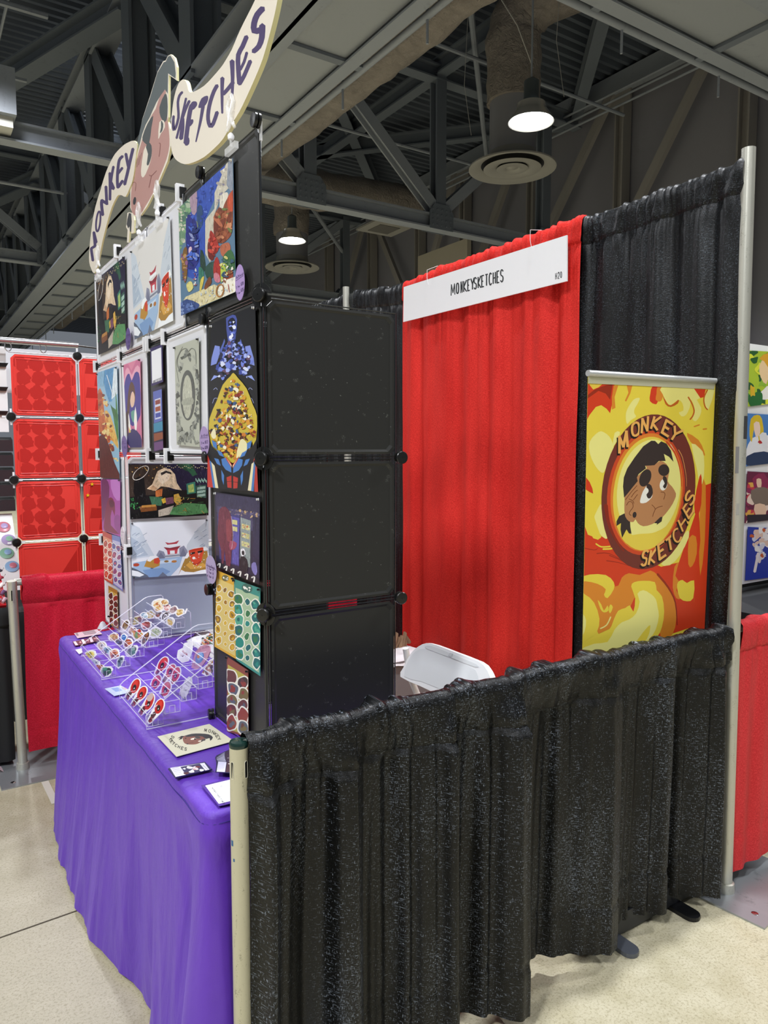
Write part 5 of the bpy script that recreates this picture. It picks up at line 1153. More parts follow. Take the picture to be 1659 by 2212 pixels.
sticker('leafy orange and green die-cut sticker at the back of the front rack',FRX,5,VR,o,lambda a:[a.scat(['#c8482c','#3f7a3c','#e3a23c','#2c4a2c','#f0e4c8','#d8542c'],[(1410,220),(1440,120),(1585,60),(1585,210),(1500,240)],60,18,4)])
o=hull([(1420,660),(1470,560),(1540,450),(1590,430),(1590,640),(1500,700)])
sticker('brown and white die-cut sticker at the right of the front rack',FRX,4,VR,o,lambda a:[a.scat(['#b8763c','#3c2c24','#e9ddc8','#8c5428'],[(1430,650),(1480,560),(1585,450),(1585,630),(1500,680)],40,18,6)])
VQ=(160,1270,1659/300)
RS=[(0,185,800,85,55,-20,'yellow','#e0cc3c #8c7a2c #efe08c'),(0,240,893,78,42,10,'slate blue','#5a78a8 #3c4a6a #c4d0e0'),(0,300,952,76,44,5,'orange-red','#c8502c #8c3424 #e0a07c'),(0,385,1000,80,66,-25,'bottle green','#2c6a54 #3f8c6c #1f3c34'),
 (1,330,690,60,58,20,'tan and black','#b89a6c #3c3430 #d8c8a8'),(1,400,745,66,44,20,'sea blue','#3c7ca8 #24485c #8cb4cc'),(1,480,788,72,66,-30,'rust brown','#a8482c #5c2c20 #d88c5c'),(1,548,885,36,84,25,'dark teal','#2c4c54 #1f3438 #5c7c84'),
 (2,478,590,66,54,-20,'golden orange','#d89a3c #e8c46c #a86a24'),(2,535,648,56,34,20,'navy','#24344c #3c7cb0 #101c2c'),(2,592,592,40,48,15,'plain bright blue','#2c74c0 #2c74c0 #3c84cc'),(2,642,662,58,70,25,'burnt orange','#c0542c #e0844c #7c3420'),(2,690,752,92,56,-35,'grey green','#4c8474 #8cb0a4 #3c4c4c'),
 (3,615,445,42,74,25,'olive brown','#6c5a2c #3c3420 #a08c4c'),(3,692,520,52,60,25,'mushroom pink','#b88c74 #7c5c4c #dcc0ac'),(3,762,560,78,72,20,'green and scarlet','#5c9a44 #c83c24 #e0a43c'),(3,852,600,42,104,25,'chestnut','#8c4c2c #c4843c #3c2c24'),
 (4,740,392,78,56,-35,'plum and olive','#7c8c4c #6c3c4c #c8b46c'),(4,862,445,70,56,-10,'tomato red','#d0442c #e86c4c #8c2c1c'),(4,965,535,84,66,-35,'pale lime','#b4c47c #8ca85c #e0e4c0'),
 (4,835,330,50,40,10,'icy blue','#9cc0d4 #e4eef4 #5c8cac'),(5,905,320,62,54,-15,'cream yellow','#e8d47c #f4ecc4 #c8a84c'),(5,1005,298,44,72,20,'brick and grey','#a85c44 #8c8c94 #5c3c34'),(5,1086,342,44,70,25,'black oval','#2c2628 #f0ecec #1c1618'),(5,1150,405,52,58,25,'blue and mustard','#4c80b8 #d8b44c #e8e4dc'),
 (5,1020,200,92,84,-25,'blond gold','#e0b46c #c8743c #f4e4c0'),(5,1108,235,52,46,15,'soft pink','#dc9c9c #f4e0dc #b86c6c'),(5,1188,262,60,46,-25,'grey and rose','#b8a4a8 #dcc8cc #8c6c74'),(5,1262,292,60,44,-25,'pale gold','#e8d08c #f4ecd0 #c8a050'),(5,1080,170,50,42,0,'light amber','#e4c890 #f0dcb4 #c89454')]
TR=('lowest tray','second tray','third tray','fourth tray','fifth tray','top tray')
for i,(k,cx,cy,rx,ry,rot,cn_,cols) in enumerate(RS):
    rd=random.Random(i*7+1); cols=cols.split(); base=ell(cx,cy,rx,ry,rot,12)
    o=smoothpts([(cx+(x-cx)*(1+rd.uniform(-.14,.12)),cy+(y-cy)*(1+rd.uniform(-.14,.12))) for x,y in base],2)
    def ar(a,o=o,cx=cx,cy=cy,cols=cols,rx=rx,ry=ry,rot=rot,i=i):
        inn=[(cx+(x-cx)*.74,cy+(y-cy)*.74) for x,y in o]; a.p(cols[0] if 'oval' in cn_ or 'plain' in cn_ else cols[2],inn)
        if 'plain' in cn_: return
        if 'black' in cn_: a.e('#f0ecec',cx,cy,rx*.35,ry*.45,rot); a.e('#2c2628',cx,cy,rx*.18,ry*.25,rot); return
        a.scat(cols,[(cx+(x-cx)*.62,cy+(y-cy)*.62) for x,y in o],14,min(rx,ry)*.3,i)
    sticker('%s die-cut sticker with white border in the %s of the far rack'%(cn_,TR[k]),REX,k,VQ,o,ar)
o=[(1315,300),(1340,245),(1358,248),(1335,305),(1240,350),(1235,335)]
sticker('thin white-backed sticker seen edge on at the top right of the far rack',REX,5,VQ,o,lambda a:None)
# ================================================================ cut-out sign boards on top of the display
BX=.158
V1=(0,0,1659/600); V2=(180,260,1431/220); V3b=(350,0,1614/270)
CREAM='#e6ddcd'; LET='#4d4068'; EDGE=mat('#e3dfae',.7,0,.3,'foam')
def board(name,label,view,outline,h,fn,x=BX,th=.006,sm=3):
    a=Art((x,0,0),(1,0,0),view,8e-6); pts=smoothpts(outline,sm)
    a.prism([a.at(*p) for p in pts],(th,0,0),ink(h),EDGE,EDGE); fn(a)
    return tag(a.build(name),label,'sign')
def f_m(a):
    for w,pl in ((32,[(134,1970),(110,1800)]),(30,[(110,1800),(168,1765)]),(32,[(166,1765),(148,1572)]),(32,[(148,1572),(182,1715)]),(36,[(272,1330),(256,1180),(262,1120)]),(34,[(262,1125),(338,1175)]),(34,[(330,1170),(318,930)]),
                 (32,[(374,1115),(376,940),(372,740)]),(30,[(424,650),(400,770),(385,880)]),(44,[(388,880),(422,960)]),
                 (34,[(552,505),(505,560),(485,700),(478,850),(486,945)]),(30,[(490,745),(548,668)]),(34,[(490,940),(552,850)]),
                 (34,[(598,470),(618,580),(640,680)]),(36,[(698,400),(660,560),(620,740),(580,900)])): a.ln(LET,pl,w*1.22,3)
    a.ring(LET,210,1420,28,142,26,6)
board('name_sign','cream cut-out board lettered MONKEY at the left end of the display top',V2,[(150,2150),(112,2090),(82,1990),(82,1860),(96,1680),(140,1350),(190,1140),(240,980),(290,810),(345,660),(420,510),(480,430),(570,345),(640,305),(710,285),(757,340),(742,470),(716,700),(690,850),(650,950),(595,1072),(545,1055),(495,1048),(455,1100),(400,1220),(350,1380),(310,1530),(270,1690),(240,1840),(215,1960),(190,2080)],CREAM,f_m,BX+.004,sm=2)
def f_s(a):
    ln_=a.ln
    def W(h,pts,w,sm=3,w2=None): ln_(h,pts,w*1.25,sm,None if w2 is None else w2*1.25)
    W(LET,[(262,1190),(225,1235),(205,1320),(210,1420),(212,1520),(180,1640),(150,1680),(142,1600),(150,1500)],27,2)
    W(LET,[(310,1270),(270,1450),(230,1620),(188,1785)],24,2); W(LET,[(352,1305),(300,1420),(262,1530)],30); W(LET,[(262,1530),(262,1650),(245,1790)],44)
    W(LET,[(425,1345),(380,1370),(350,1500),(325,1680),(305,1850)],46,3); a.p(LET,[(380,1320),(440,1310),(455,1345),(440,1380),(395,1420)],2); a.p(LET,[(340,1560),(400,1540),(400,1590),(350,1640)],2); a.p(LET,[(285,1780),(350,1780),(350,1860),(300,1880)],2)
    a.p(LET,[(470,1370),(510,1270),(580,1235),(598,1260),(585,1320),(540,1380),(480,1395)],2); W(LET,[(530,1370),(500,1550),(470,1690),(438,1830)],38,2,14)
    W(LET,[(712,1105),(670,1180),(625,1310),(600,1430),(595,1540),(620,1630),(660,1600),(712,1450)],40,2)
    W(LET,[(780,1010),(775,1200),(778,1460)],44,2,22); W(LET,[(905,790),(912,1000),(906,1240)],52,2,26); W(LET,[(790,1215),(850,1150),(920,1060)],40)
    W(LET,[(1092,475),(1040,600),(985,710),(985,880),(1000,1080)],48,2); W(LET,[(1000,1085),(1060,980),(1140,790)],42,2); W(LET,[(1010,900),(1060,800),(1095,680)],30,2)
    W(LET,[(1302,110),(1230,190),(1190,300),(1190,400),(1260,390),(1300,370)],62,2); W(LET,[(1295,330),(1290,480),(1250,600),(1180,665)],66,2,50)
board('name_sign','long curved cream cut-out board lettered SKETCHES rising to the top edge of the photo',V3b,[(1200,0),(1150,105),(1050,300),(980,450),(900,640),(820,780),(760,870),(640,1010),(540,1110),(440,1170),(390,1190),(355,1188),(335,1150),(320,1080),(300,1040),(268,1025),(215,1075),(175,1180),(145,1320),(125,1480),(115,1620),(112,1820),(122,1930),(150,2020),(200,2080),(290,2120),(400,2098),(540,2030),(680,1910),(790,1790),(900,1600),(1000,1440),(1090,1255),(1200,1010),(1300,760),(1380,480),(1450,200),(1490,0),(1510,-150),(1500,-290),(1440,-360),(1350,-300),(1260,-130)],CREAM,f_s,BX+.001,th=.011,sm=2)
def f_h(a):
    HAIR='#5d6566'; SK='#b98e86'; DK='#4f5556'
    a.p(SK,[(783,1240),(783,1150),(800,1040),(815,960),(850,830),(905,690),(930,650),(960,560),(990,540),(1000,700),(1010,790),(1012,870),(995,950),(955,1050),(915,1150),(870,1230),(838,1278),(800,1284)],2)
    a.p(HAIR,[(1018,332),(1042,372),(1050,440),(1048,470),(1004,438),(1002,560),(985,535),(960,570),(935,610),(910,665),(895,700),(870,745),(850,800),(835,860),(800,985),(800,960),(820,850),(850,715),(900,570),(940,435),(977,372),(990,368),(1003,338)],1)
    a.p(DK,[(985,560),(1000,590),(1000,690),(985,730),(960,700),(952,640)],2); a.p(CREAM,[(952,730),(945,830),(960,800),(985,760),(978,720)],2); a.p(DK,[(962,720),(975,740),(970,780),(955,795),(962,760)],2)
    a.p(DK,[(915,690),(905,760),(890,860),(860,850),(850,820),(880,740)],2); a.p(CREAM,[(858,900),(842,1020),(850,1060),(870,1040),(900,960),(905,900),(880,870)],2); a.p(DK,[(885,850),(905,870),(905,930),(888,985),(876,980),(884,920),(872,880)],2)
    a.ln('#8a5a54',[(950,855),(958,860),(955,900),(950,935)],5); a.ln('#8a5a54',[(935,1020),(905,1050),(892,1045)],5); a.ln('#8a5a54',[(905,1050),(890,1120)],5); a.ln('#8a5a54',[(785,1110),(795,1090),(812,1095),(808,1140)],4)
    for k in range(3): a.ln('#7c5450',[(808+10*k,1010-12*k),(822+12*k,945-16*k)],3,0)
    a.e('#3c3c40',804,1200,9,24,8)
board('head_sign','cut-out cartoon head board with grey hair between the two lettered boards',V1,[(778,1240),(778,1130),(798,1010),(812,930),(828,820),(850,712),(898,568),(940,430),(974,366),(990,360),(1002,334),(1020,324),(1042,345),(1056,400),(1057,482),(1042,470),(1008,448),(1006,700),(1002,725),(1018,770),(1020,870),(1002,960),(962,1055),(920,1150),(880,1230),(842,1285),(800,1292)],CREAM,f_h,BX+.008,sm=1)
hd=board('hair_tail_piece','dark cream-edged ponytail piece hanging below the cartoon head board',V2,[(640,1290),(700,1300),(715,1400),(712,1580),(675,1590),(655,1520),(638,1720),(612,1715),(622,1540),(600,1500),(612,1400),(618,1300)],CREAM,lambda a:a.p('#46474a',[(640,1300),(672,1310),(680,1420),(672,1570),(655,1560),(648,1490),(630,1520),(608,1460),(620,1380)]),BX+.016,sm=1)
# clear spring clips holding the boards on the top rail
def clearclip(px,py,s,label):
    c=UX(px,py,BX-.004); t=thing('clear_clip',label,'clip',c)
    b=MB()
    for a_ in (1,-1):
        b.tube([c+Vector((a_*.003,a_*.012*s,.042*s)),c+Vector((0,a_*.017*s,.028*s)),c+Vector((0,a_*.006*s,.008*s)),c+Vector((0,-a_*.010*s,-.012*s)),c+Vector((a_*.004,-a_*.014*s,-.022*s))],[.003*s,.0045*s,.006*s,.0045*s,.003*s],M_CLIP,8)
    b.tube([c+Vector((0,.016*s*math.cos(q),.032*s+.016*s*math.sin(q))) for q in [2*PI*i/16 for i in range(16)]],.0022*s,M_CLIP,6,closed=True)
    b.build('jaw',t)
    b=MB(); b.lathe([(.001,0),(.006*s,.002),(.007*s,.009*s),(.004*s,.014*s),(.001,.016*s)],c-ZN*.044*s,M_WCLIP,12); b.build('ball_joint',t)
    b=MB(); b.tube([c-ZN*.044*s,c-ZN*.056*s],.003*s,M_CLIP,8); b.box([c.x-.004,c.y-.028*s,c.z-.068*s],[c.x+.006,c.y+.028*s,c.z-.054*s],M_CLIP); b.build('foot',t)
clearclip(498,256,1.15,'clear plastic clip gripping the board lettered SKETCHES'); clearclip(299,474,1.15,'clear plastic clip under the chin of the head board'); clearclip(339,430,1.15,'clear plastic clip right of the cartoon head board'); clearclip(211,562,1.2,'clear plastic clip at the foot of the board lettered MONKEY')
# ================================================================ name sign on the red drape
VS=(860,490,1659/380)
a=Art((1.622,0,0),(1,0,0),VS,8e-6); a.sheet([(52,568),(1590,78),(1590,512),(48,898)],M_WHITE,.006); a.quad=[(40,500),(1600,60),(1600,600),(30,910)]
# condensed bold capitals: MONKEYSKETCHES
nmz='MONKEYSKETCHES'; xs=[495,545,587,614,652,682,712,750,784,817,855,892,928,962]; wd=[44,30,22,34,24,38,30,32,26,34,30,30,26,32]
for ch,x,w in zip(nmz,xs,wd):
    yt=547-(x-495)*.292; hgt=99
    a.text('#26282a',ch,(x+5,yt),(w-9,-(w-9)*.285),(0,hgt+(x-495)*.022),8.8 if ch in 'MN' else 11.4,1,False)
for ch,x,w in zip('H20',(1484,1508,1532),(16,15,14)): a.text('#2e3032',ch,(x,438-(x-1484)*.29),(w-3,-(w-3)*.29),(0,58),5.8,1,False)
o=tag(a.build('name_sign'),'long white header sign reading MONKEYSKETCHES and H20 on the red drape','sign')
for px,py in ((1148,535),(925,615)):
    p=UX(px,py,1.618); b=MB(); b.tube([p,p+Vector((-.004,.004,.03)),p+Vector((-.004,.004,.07)),Vector((1.68,p.y+.006,2.395))],.0011,M_WHITE,6)
    tag(b.build('sign_hook'),'thin white wire hook holding the header sign, %s one'%('right' if px>1000 else 'left'),'hook')
# ================================================================ roll-up banner
BY=.07; V8=(1235,800,1659/320)
def px_of(x,y,z):
    v=Vector((x,y,z))-CAM; d=v.dot(FW); return (CX+F*v.dot(RT)/d, CY-F*v.dot(UP)/d)
def v8(x,y,z): X,Y=px_of(x,y,z); return ((X-1235)*V8[2],(Y-800)*V8[2])
bn=thing('roll_up_banner','fiery yellow and red roll-up banner with the round cartoon head logo','banner',(1.38,BY,0))
a=Art((0,BY,0),(0,1,0),V8,8e-6)
xl,xr=1.092,1.676; 
Q=[(182,60),(1612,120),v8(xr,BY,.05),v8(xl,BY,.05)]
a.sheet(Q,'#ecd547',.0006)
D=1451.5
def yy_(pts): return [(x,y+D) for x,y in pts]
YL_='#f1ea8c'; OR='#e08a2c'; RD='#d8401f'; DR='#9c3018'
a.p(RD,[(150,150),(480,160),(470,300),(430,480),(390,430),(330,390),(270,410),(200,500),(140,610)],1); a.p(DR,[(150,300),(250,220),(340,180),(460,150),(430,330),(380,260),(300,230),(200,300),(150,330)],1); a.p('#e8c74a',[(190,150),(350,150),(300,190),(240,215)],1); a.p(OR,[(470,170),(520,170),(480,300),(490,420),(450,440),(450,300)],1)
a.p(OR,[(615,165),(680,168),(655,260),(610,350),(595,340),(635,250)],1); a.p(YL_,[(690,330),(760,310),(740,370),(705,430),(700,480),(720,520),(660,560),(620,600),(605,520),(620,440)],3)
a.p(RD,[(905,180),(1000,190),(1000,260),(960,360),(935,380),(875,345),(880,260)],2); a.p(OR,[(960,185),(1030,190),(1020,300),(990,350),(940,330),(950,260)],2); a.p('#c8641f',[(1020,280),(1070,370),(1110,390),(1170,350),(1200,320),(1190,370),(1110,410),(1050,380)],2); a.p('#f0e684',[(1010,180),(1400,205),(1440,310),(1400,330),(1450,420),(1440,500),(1390,570),(1350,540),(1380,450),(1340,330),(1320,420),(1280,500),(1230,515),(1200,470),(1250,450),(1240,370),(1190,330),(1110,390),(1060,350),(1020,270)],2)
a.ln('#c8641f',[(1305,300),(1345,370),(1370,450),(1355,510),(1325,550)],16,3); a.p(RD,[(1370,205),(1500,212),(1480,300),(1440,310)],1); a.p(YL_,[(1520,215),(1600,220),(1530,440),(1500,400),(1480,300)],2); a.ln('#c8641f',[(1520,220),(1480,310),(1490,400),(1520,440)],14)
a.p(RD,[(1440,1500),(1455,1300),(1600,1250),(1600,2950),(1340,2950),(1380,2480),(1420,1900)]); a.p(OR,[(1450,1300),(1500,1280),(1490,1900),(1440,2300),(1425,1900)],2)
a.p(YL_,[(300,690),(370,700),(440,770),(470,900),(400,1050),(350,1150),(270,1080),(205,940),(200,800)],3); a.p(YL_,[(480,700),(540,690),(520,760),(460,860)],2); a.p(OR,[(1290,700),(1420,780),(1480,900),(1490,960),(1440,900),(1330,800)],2); a.p(YL_,[(1340,820),(1440,880),(1480,960),(1480,1180),(1440,1300),(1400,1100)],2); a.p(RD,[(1430,1190),(1455,1200),(1450,1500),(1400,1640),(1370,1500)],2); a.ln(OR,[(1370,630),(1430,610)],14); a.ln(OR,[(1470,660),(1510,655)],16)
a.p(RD,[(110,1170),(200,1250),(240,1380),(150,1330),(95,1340)],2); a.p(RD,[(90,1390),(125,1420),(110,1600),(130,1700),(180,1840),(230,1860),(220,1770),(330,1860),(420,1890),(520,1960),(700,2050),(1000,2200),(1200,2150),(1420,1500),(1440,1900),(1400,2300),(1380,2480),(1370,2580),(1360,2870),(1000,2990),(80,2400),(60,2300),(75,1900)],1)
a.p(YL_,[(300,1500),(360,1540),(380,1700),(400,1880),(330,1850),(270,1750),(255,1600)],3); a.p('#ecd547',[(220,1440),(330,1480),(250,1640),(330,1870),(240,1880),(180,1750),(120,1640),(115,1500)],2)
a.p(OR,yy_([(560,870),(640,820),(760,840),(880,790),(960,840),(1030,900),(1100,1030),(1160,1160),(1170,1330),(1130,1500),(1000,1560),(900,1000),(700,1100),(600,1300),(300,1500),(200,1200),(70,1080),(70,910),(300,900),(430,960),(520,960)]),2)
a.p(OR,yy_([(1150,750),(1200,700),(1160,850),(1210,920),(1170,1010),(1220,1100),(1170,1100),(1130,980)]),2); a.p('#ecd547',yy_([(1190,920),(1240,895),(1290,930),(1370,900),(1360,1100),(1290,1135),(1210,1100),(1180,980)]),2); a.p(OR,yy_([(1310,430),(1390,410),(1400,600),(1350,740),(1305,720)]),2); a.p(YL_,yy_([(1230,420),(1300,340),(1310,420),(1210,620),(1100,730),(1000,720),(1100,600)]),2)
a.p('#ecd547',yy_([(70,880),(200,835),(380,840),(470,920),(470,1000),(400,1100),(360,1060),(380,1000),(290,940),(150,910),(70,925)]),2); a.p('#ecd547',yy_([(60,1050),(150,1060),(250,1150),(310,1330),(280,1480),(180,1560),(70,1600)]),2); a.p(YL_,yy_([(60,1240),(120,1270),(160,1350),(140,1480),(70,1570)]),2)
a.p('#ecd547',yy_([(665,970),(700,920),(800,905),(930,920),(950,1010),(1010,1080),(1035,1250),(1010,1420),(950,1540),(800,1640),(60,1720),(120,1620),(200,1560),(400,1480),(470,1340),(520,1240),(600,1210),(650,1180),(690,1250),(710,1100)]),2)
a.p(YL_,yy_([(735,1050),(800,1010),(880,1050),(940,1110),(960,1200),(975,1300),(940,1450),(860,1560),(700,1650),(400,1800),(60,1830),(60,1700),(250,1610),(400,1590),(480,1450),(560,1370),(640,1340),(720,1270),(760,1140)]),2); a.p('#ecd547',yy_([(860,1410),(880,1430),(840,1560),(720,1650),(740,1560)]),2); a.p(YL_,yy_([(60,1780),(900,1560),(1000,1560),(1300,1600),(1300,3000),(40,3000)]),0)
a.p('#ecd547',yy_([(290,1120),(330,1170),(360,1240),(400,1180),(410,1240),(360,1260),(320,1220)]),2); a.p('#ecd547',yy_([(430,1170),(460,1200),(430,1270),(412,1230)]),2)
for pts in ([(100,530),(250,560),(290,540)],[(280,600),(420,600),(600,700)],[(390,680),(520,700),(650,740)],[(420,620),(560,680),(640,740)]): a.ln('#a8301c',yy_(pts),12,3,4)
a.ln('#ecd547',yy_([(270,490),(330,525),(430,520)]),16); a.ln('#ecd547',yy_([(350,550),(440,545),(500,520)]),20); a.ln(DR,yy_([(960,830),(1080,980),(1160,1150),(1180,1400)]),26,3,10); a.ln(OR,yy_([(1100,1120),(1130,1300),(1100,1480)]),30,3); a.ln(YL_,yy_([(320,1440),(390,1400),(435,1310)]),14)
# ring
BR='#74342a'; cx0,cy0=858,1360
a.e(BR,cx0,cy0,520,872,7,44); a.e('#cf4a26',830,1372,432,700,7,44); a.e('#e2822e',838,1366,400,665,7,44); a.e('#e9d04e',842,1380,376,640,7,44); a.e('#efe88c',860,1330,350,560,9,44)
a.p('#e9d04e',yy_([(520,340),(600,400),(760,380),(900,370),(1000,330),(1060,300),(980,430),(860,500),(740,530),(600,480)]),3); a.ln('#8c2c1a',yy_([(380,60),(410,250),(480,420),(580,570)]),46,3,16); a.ln('#cf4a26',[(1060,800),(1150,920),(1210,1100),(1230,1300)],22,3,8); a.ln('#e8a05c',[(1195,890),(1240,980),(1280,1180),(1285,1300)],8,3,3); a.ln('#e9d4c0',[(1105,830),(1150,900)],7,0,2)
# head
HR='#3a2f2c'; SK='#bb8457'
a.p(HR,yy_([(590,150),(530,180),(500,240),(500,292),(550,258),(545,330),(562,425),(612,330),(640,375),(668,378),(655,300),(650,200)]),1)
a.p(SK,[(590,1460),(600,1390),(690,1290),(738,1240),(728,1190),(840,1095),(820,1068),(925,1058),(990,1012),(1060,1050),(1092,1130),(1072,1240),(1120,1300),(1166,1380),(1150,1450),(1100,1540),(1000,1660),(900,1722),(800,1746),(740,1712),(712,1668),(690,1698),(640,1690),(600,1640),(588,1560)],2)
a.p(HR,[(585,1425),(573,1300),(582,1200),(620,1100),(700,980),(800,850),(890,788),(932,790),(968,826),(1000,795),(1060,820),(1110,900),(1138,1025),(1088,968),(1030,935),(1050,1015),(975,1015),(925,1062),(880,1066),(820,1068),(830,1098),(750,1160),(728,1200),(738,1240),(680,1310),(625,1380)],1)
a.p('#f1efe4',[(812,1330),(850,1285),(885,1330),(902,1400),(880,1440),(830,1482),(768,1486),(768,1440),(790,1370)],2); a.e(HR,822,1205,62,102,22); a.p(HR,[(850,1270),(890,1290),(908,1370),(880,1430),(850,1430),(835,1390),(858,1360),(835,1310)],2)
a.e('#f1efe4',1026,1280,42,66,10); a.e(HR,1030,1118,62,66,0); a.p(HR,[(1025,1185),(1060,1200),(1068,1270),(1045,1325),(1020,1300),(1040,1265),(1020,1230)],2); a.e('#f1efe4',835,1348,24,30,0); a.e('#f1efe4',1016,1255,16,26,0)
LNK='#7a4424'
for pts in ([(995,1362),(1035,1370),(1042,1400),(1028,1445)],[(895,1505),(925,1535),(932,1560),(915,1600),(905,1638)],[(932,1558),(960,1535),(1015,1520)],[(612,1510),(640,1470),(675,1480),(685,1530),(650,1580),(645,1610),(665,1625)],[(640,1440),(680,1460),(695,1490)],[(600,1450),(660,1370),(730,1290)],[(665,1420),(700,1370),(735,1340)],[(690,1450),(735,1390)]): a.ln(LNK,pts,7,3)
a.e(HR,702,1618,22,34,8); a.p(HR,yy_([(1015,188),(990,192),(955,225),(922,258),(955,262),(948,280),(980,258),(1005,240)]),1)
LC='#f0b25e'; SH='#241a18'
def blk(ch,o,xv,yv,w=30):
    a.text(SH,ch,(o[0]-12,o[1]+20),xv,yv,w+4,1,False); a.text(LC,ch,o,xv,yv,w,1,False)
blk('M',(525,752),(92,-72),(8,168)); blk('O',(668,600),(82,-30),(10,145),26); blk('N',(790,545),(62,-22),(-8,150),26); blk('K',(925,515),(68,8),(-40,140),26); blk('E',(1058,560),(66,42),(-50,135),28); blk('Y',(1150,630),(90,45),(-78,125),26)
blk('S',(800,575+D),(58,-12),(-26,160),26); blk('K',(888,562+D),(62,-30),(-30,165),24); blk('E',(965,505+D),(64,-46),(18,160),26); blk('T',(1050,455+D),(72,-62),(24,135),24); blk('C',(1122,372+D),(60,-66),(48,118),20); blk('H',(1190,225+D),(62,-86),(52,128),20); blk('E',(1245,95+D),(56,-84),(62,110),22); blk('S',(1262,1430),(52,-96),(66,92),24)
a.p('#bcb99c',[(182,60),(1612,120),(1590,212),(172,146)],0)
a.build('printed_panel',bn)
b=MB(); b.tube([UY(1270,806,BY),UY(1547,823,BY)],.009,mat('#d4d6d4',.3,.4),16); b.build('top_rail',bn)
b=MB(); b.box((xl-.01,BY-.04,.01),(xr+.01,BY+.05,.075),mat('#3c3e42',.35,.5)); b.build('base_housing',bn)
for x in (1.21,1.515):
    b=MB(); pts=[]
    for k in range(9): q=PI+PI*k/8; pts.append(Vector((x+.028*math.cos(q),-.03+.028*math.sin(q),.014)))
    for k in range(9): q=PI*k/8; pts.append(Vector((x+.028*math.cos(q),BY+.12+.028*math.sin(q),.014)))
    b.prism(pts,(0,0,-.013),mat('#5c6068' if x<1.3 else '#17181a',.35,.3)); b.build('swing_foot',bn)
b=MB(); b.tube([(1.385,BY+.03,.07),(1.385,BY+.02,1.72)],.008,M_ALU,10); b.build('support_rod',bn)
# ================================================================ white folding chair, its back towards the aisle
VC=(840,1360,1659/260); ch=thing('folding_chair','white moulded folding chair inside the booth by the red drape','chair',(1.15,.58,0))
MW=mat('#f4f6f6',.35,0,.5,'plastic')
n0=Vector((-.94,0,.30)).normalized(); p0=Vector((.965,.58,.72))
o1=smoothpts([(165,655),(205,530),(250,430),(310,330),(380,258),(470,200),(560,186),(660,205),(900,295),(1270,440),(1370,530),(1425,630),(1445,720),(1440,850),(1380,960),(1250,1000),(1000,990),(800,950),(700,905),(430,780)],2)
a=Art(p0,n0,VC); cxm,cym=830,600
inn=smoothpts([(235,650),(300,420),(400,300),(500,270),(640,310),(1150,520),(1240,600),(1265,720),(1255,850),(1200,920),(1000,910),(800,850),(480,720)],2)
P1=[a.at(x,y) for x,y in o1]; 
def off(pts,cx,cy,k,l): return [a.at(cx+(x-cx)*k,cy+(y-cy)*k,l) for x,y in pts]
ro=off(o1,cxm,cym,.975,.008); mk=MB()
mk.prism(P1,-a.n*.012,MW)
b=mk; nP=len(P1)
for i in range(nP): j=(i+1)%nP; b.poly([P1[i],P1[j],ro[j],ro[i]],MW,True)
b.poly(ro,MW); b.poly([a.at(x,y,.0086) for x,y in inn],mat('#e4e8e9',.4)); 
b.poly([a.at(x,y,.009) for x,y in smoothpts([(560,225),(700,262),(1230,480),(1215,520),(900,400),(545,268)],2)],mat('#e2e6e6',.4))
b.poly([a.at(x,y,.0095) for x,y in [(870,325),(915,340),(890,385),(842,365)]],mat('#cfd4d4',.4))
b.build('backrest',ch)
for y in (.34,.815):
    b=MB(); b.tube([(.98,y,.82-.05),(1.0,y,.66),(1.10,y,.44),(1.30,y,.0)],.012,MW,10); b.build('leg',ch)
    b=MB(); b.tube([(1.34,y,.44),(1.2,y,.30),(1.02,y,.0)],.012,MW,10); b.build('leg',ch)
b=MB(); b.grid(lambda u,v:(1.06+.36*u,.36+.44*v,.45+.012*math.sin(PI*v)*0-.01*math.sin(PI*u)*math.sin(PI*v)),10,10,MW); b.box((1.06,.36,.42),(1.42,.80,.446),MW); b.build('seat',ch)
# bagged prints on the seat, grey crate behind
t=thing('bagged_prints','clear bag of pinkish and white prints lying on the white chair','bag',(1.15,.72,.45))
b=MB(); 
for k in range(6): c=Vector((1.14+.004*k,.74-.003*k,.455+.018*k)); b.box(c-Vector((.14,.13,.0)),c+Vector((.14,.13,.016)),mat(('#d9b6b0','#efe6dc','#b8907c','#f2eeea','#c8a8a4','#e9d9cc')[k],.4))
b.build('print_stack',t)
b=MB(); b.grid(lambda u,v:(1.0+.3*u,.60+.29*v,.572+.018*nz(u*9,v*8,2)-.03*(abs(u-.5)*2)**4-.03*(abs(v-.5)*2)**4),24,24,M_CLIP); b.build('plastic_wrap',t)
t=thing('storage_crate','grey fabric crate with a white cloth top beside the black back drape','crate',(1.5,1.62,0))
b=MB(); b.grid(lambda u,v:(1.38+.26*(0 if u<.25 else (u-.25)*4 if u<.5 else 1 if u<.75 else 1-(u-.75)*4),1.52+.26*((u*4) if u<.25 else 1 if u<.5 else 1-(u-.5)*4 if u<.75 else 0),.0+.47*v),48,8,mat('#8f8d90',.9)); b.build('fabric_body',t)
b=MB(); b.grid(lambda u,v:(1.37+.28*u,1.51+.28*v,.485+.012*nz(u*5,v*5)-.03*(abs(u-.5)*2)**6-.03*(abs(v-.5)*2)**6),16,16,mat('#e9e9ec',.7)); b.build('white_cloth',t)
b=MB(); b.blob=None
rd=random.Random(5)
for k in range(9): b.tube([(1.43+.02*k,1.68+.01*(k%3),.48),(1.44+.02*k+rd.uniform(-.01,.01),1.68,.53+rd.uniform(0,.05)),(1.46+.02*k,1.70,.5)],.011,mat('#a08468',.9),8)
tag(b.build('knitted_bundle'),'small brown knitted bundle on top of the grey crate','bundle')
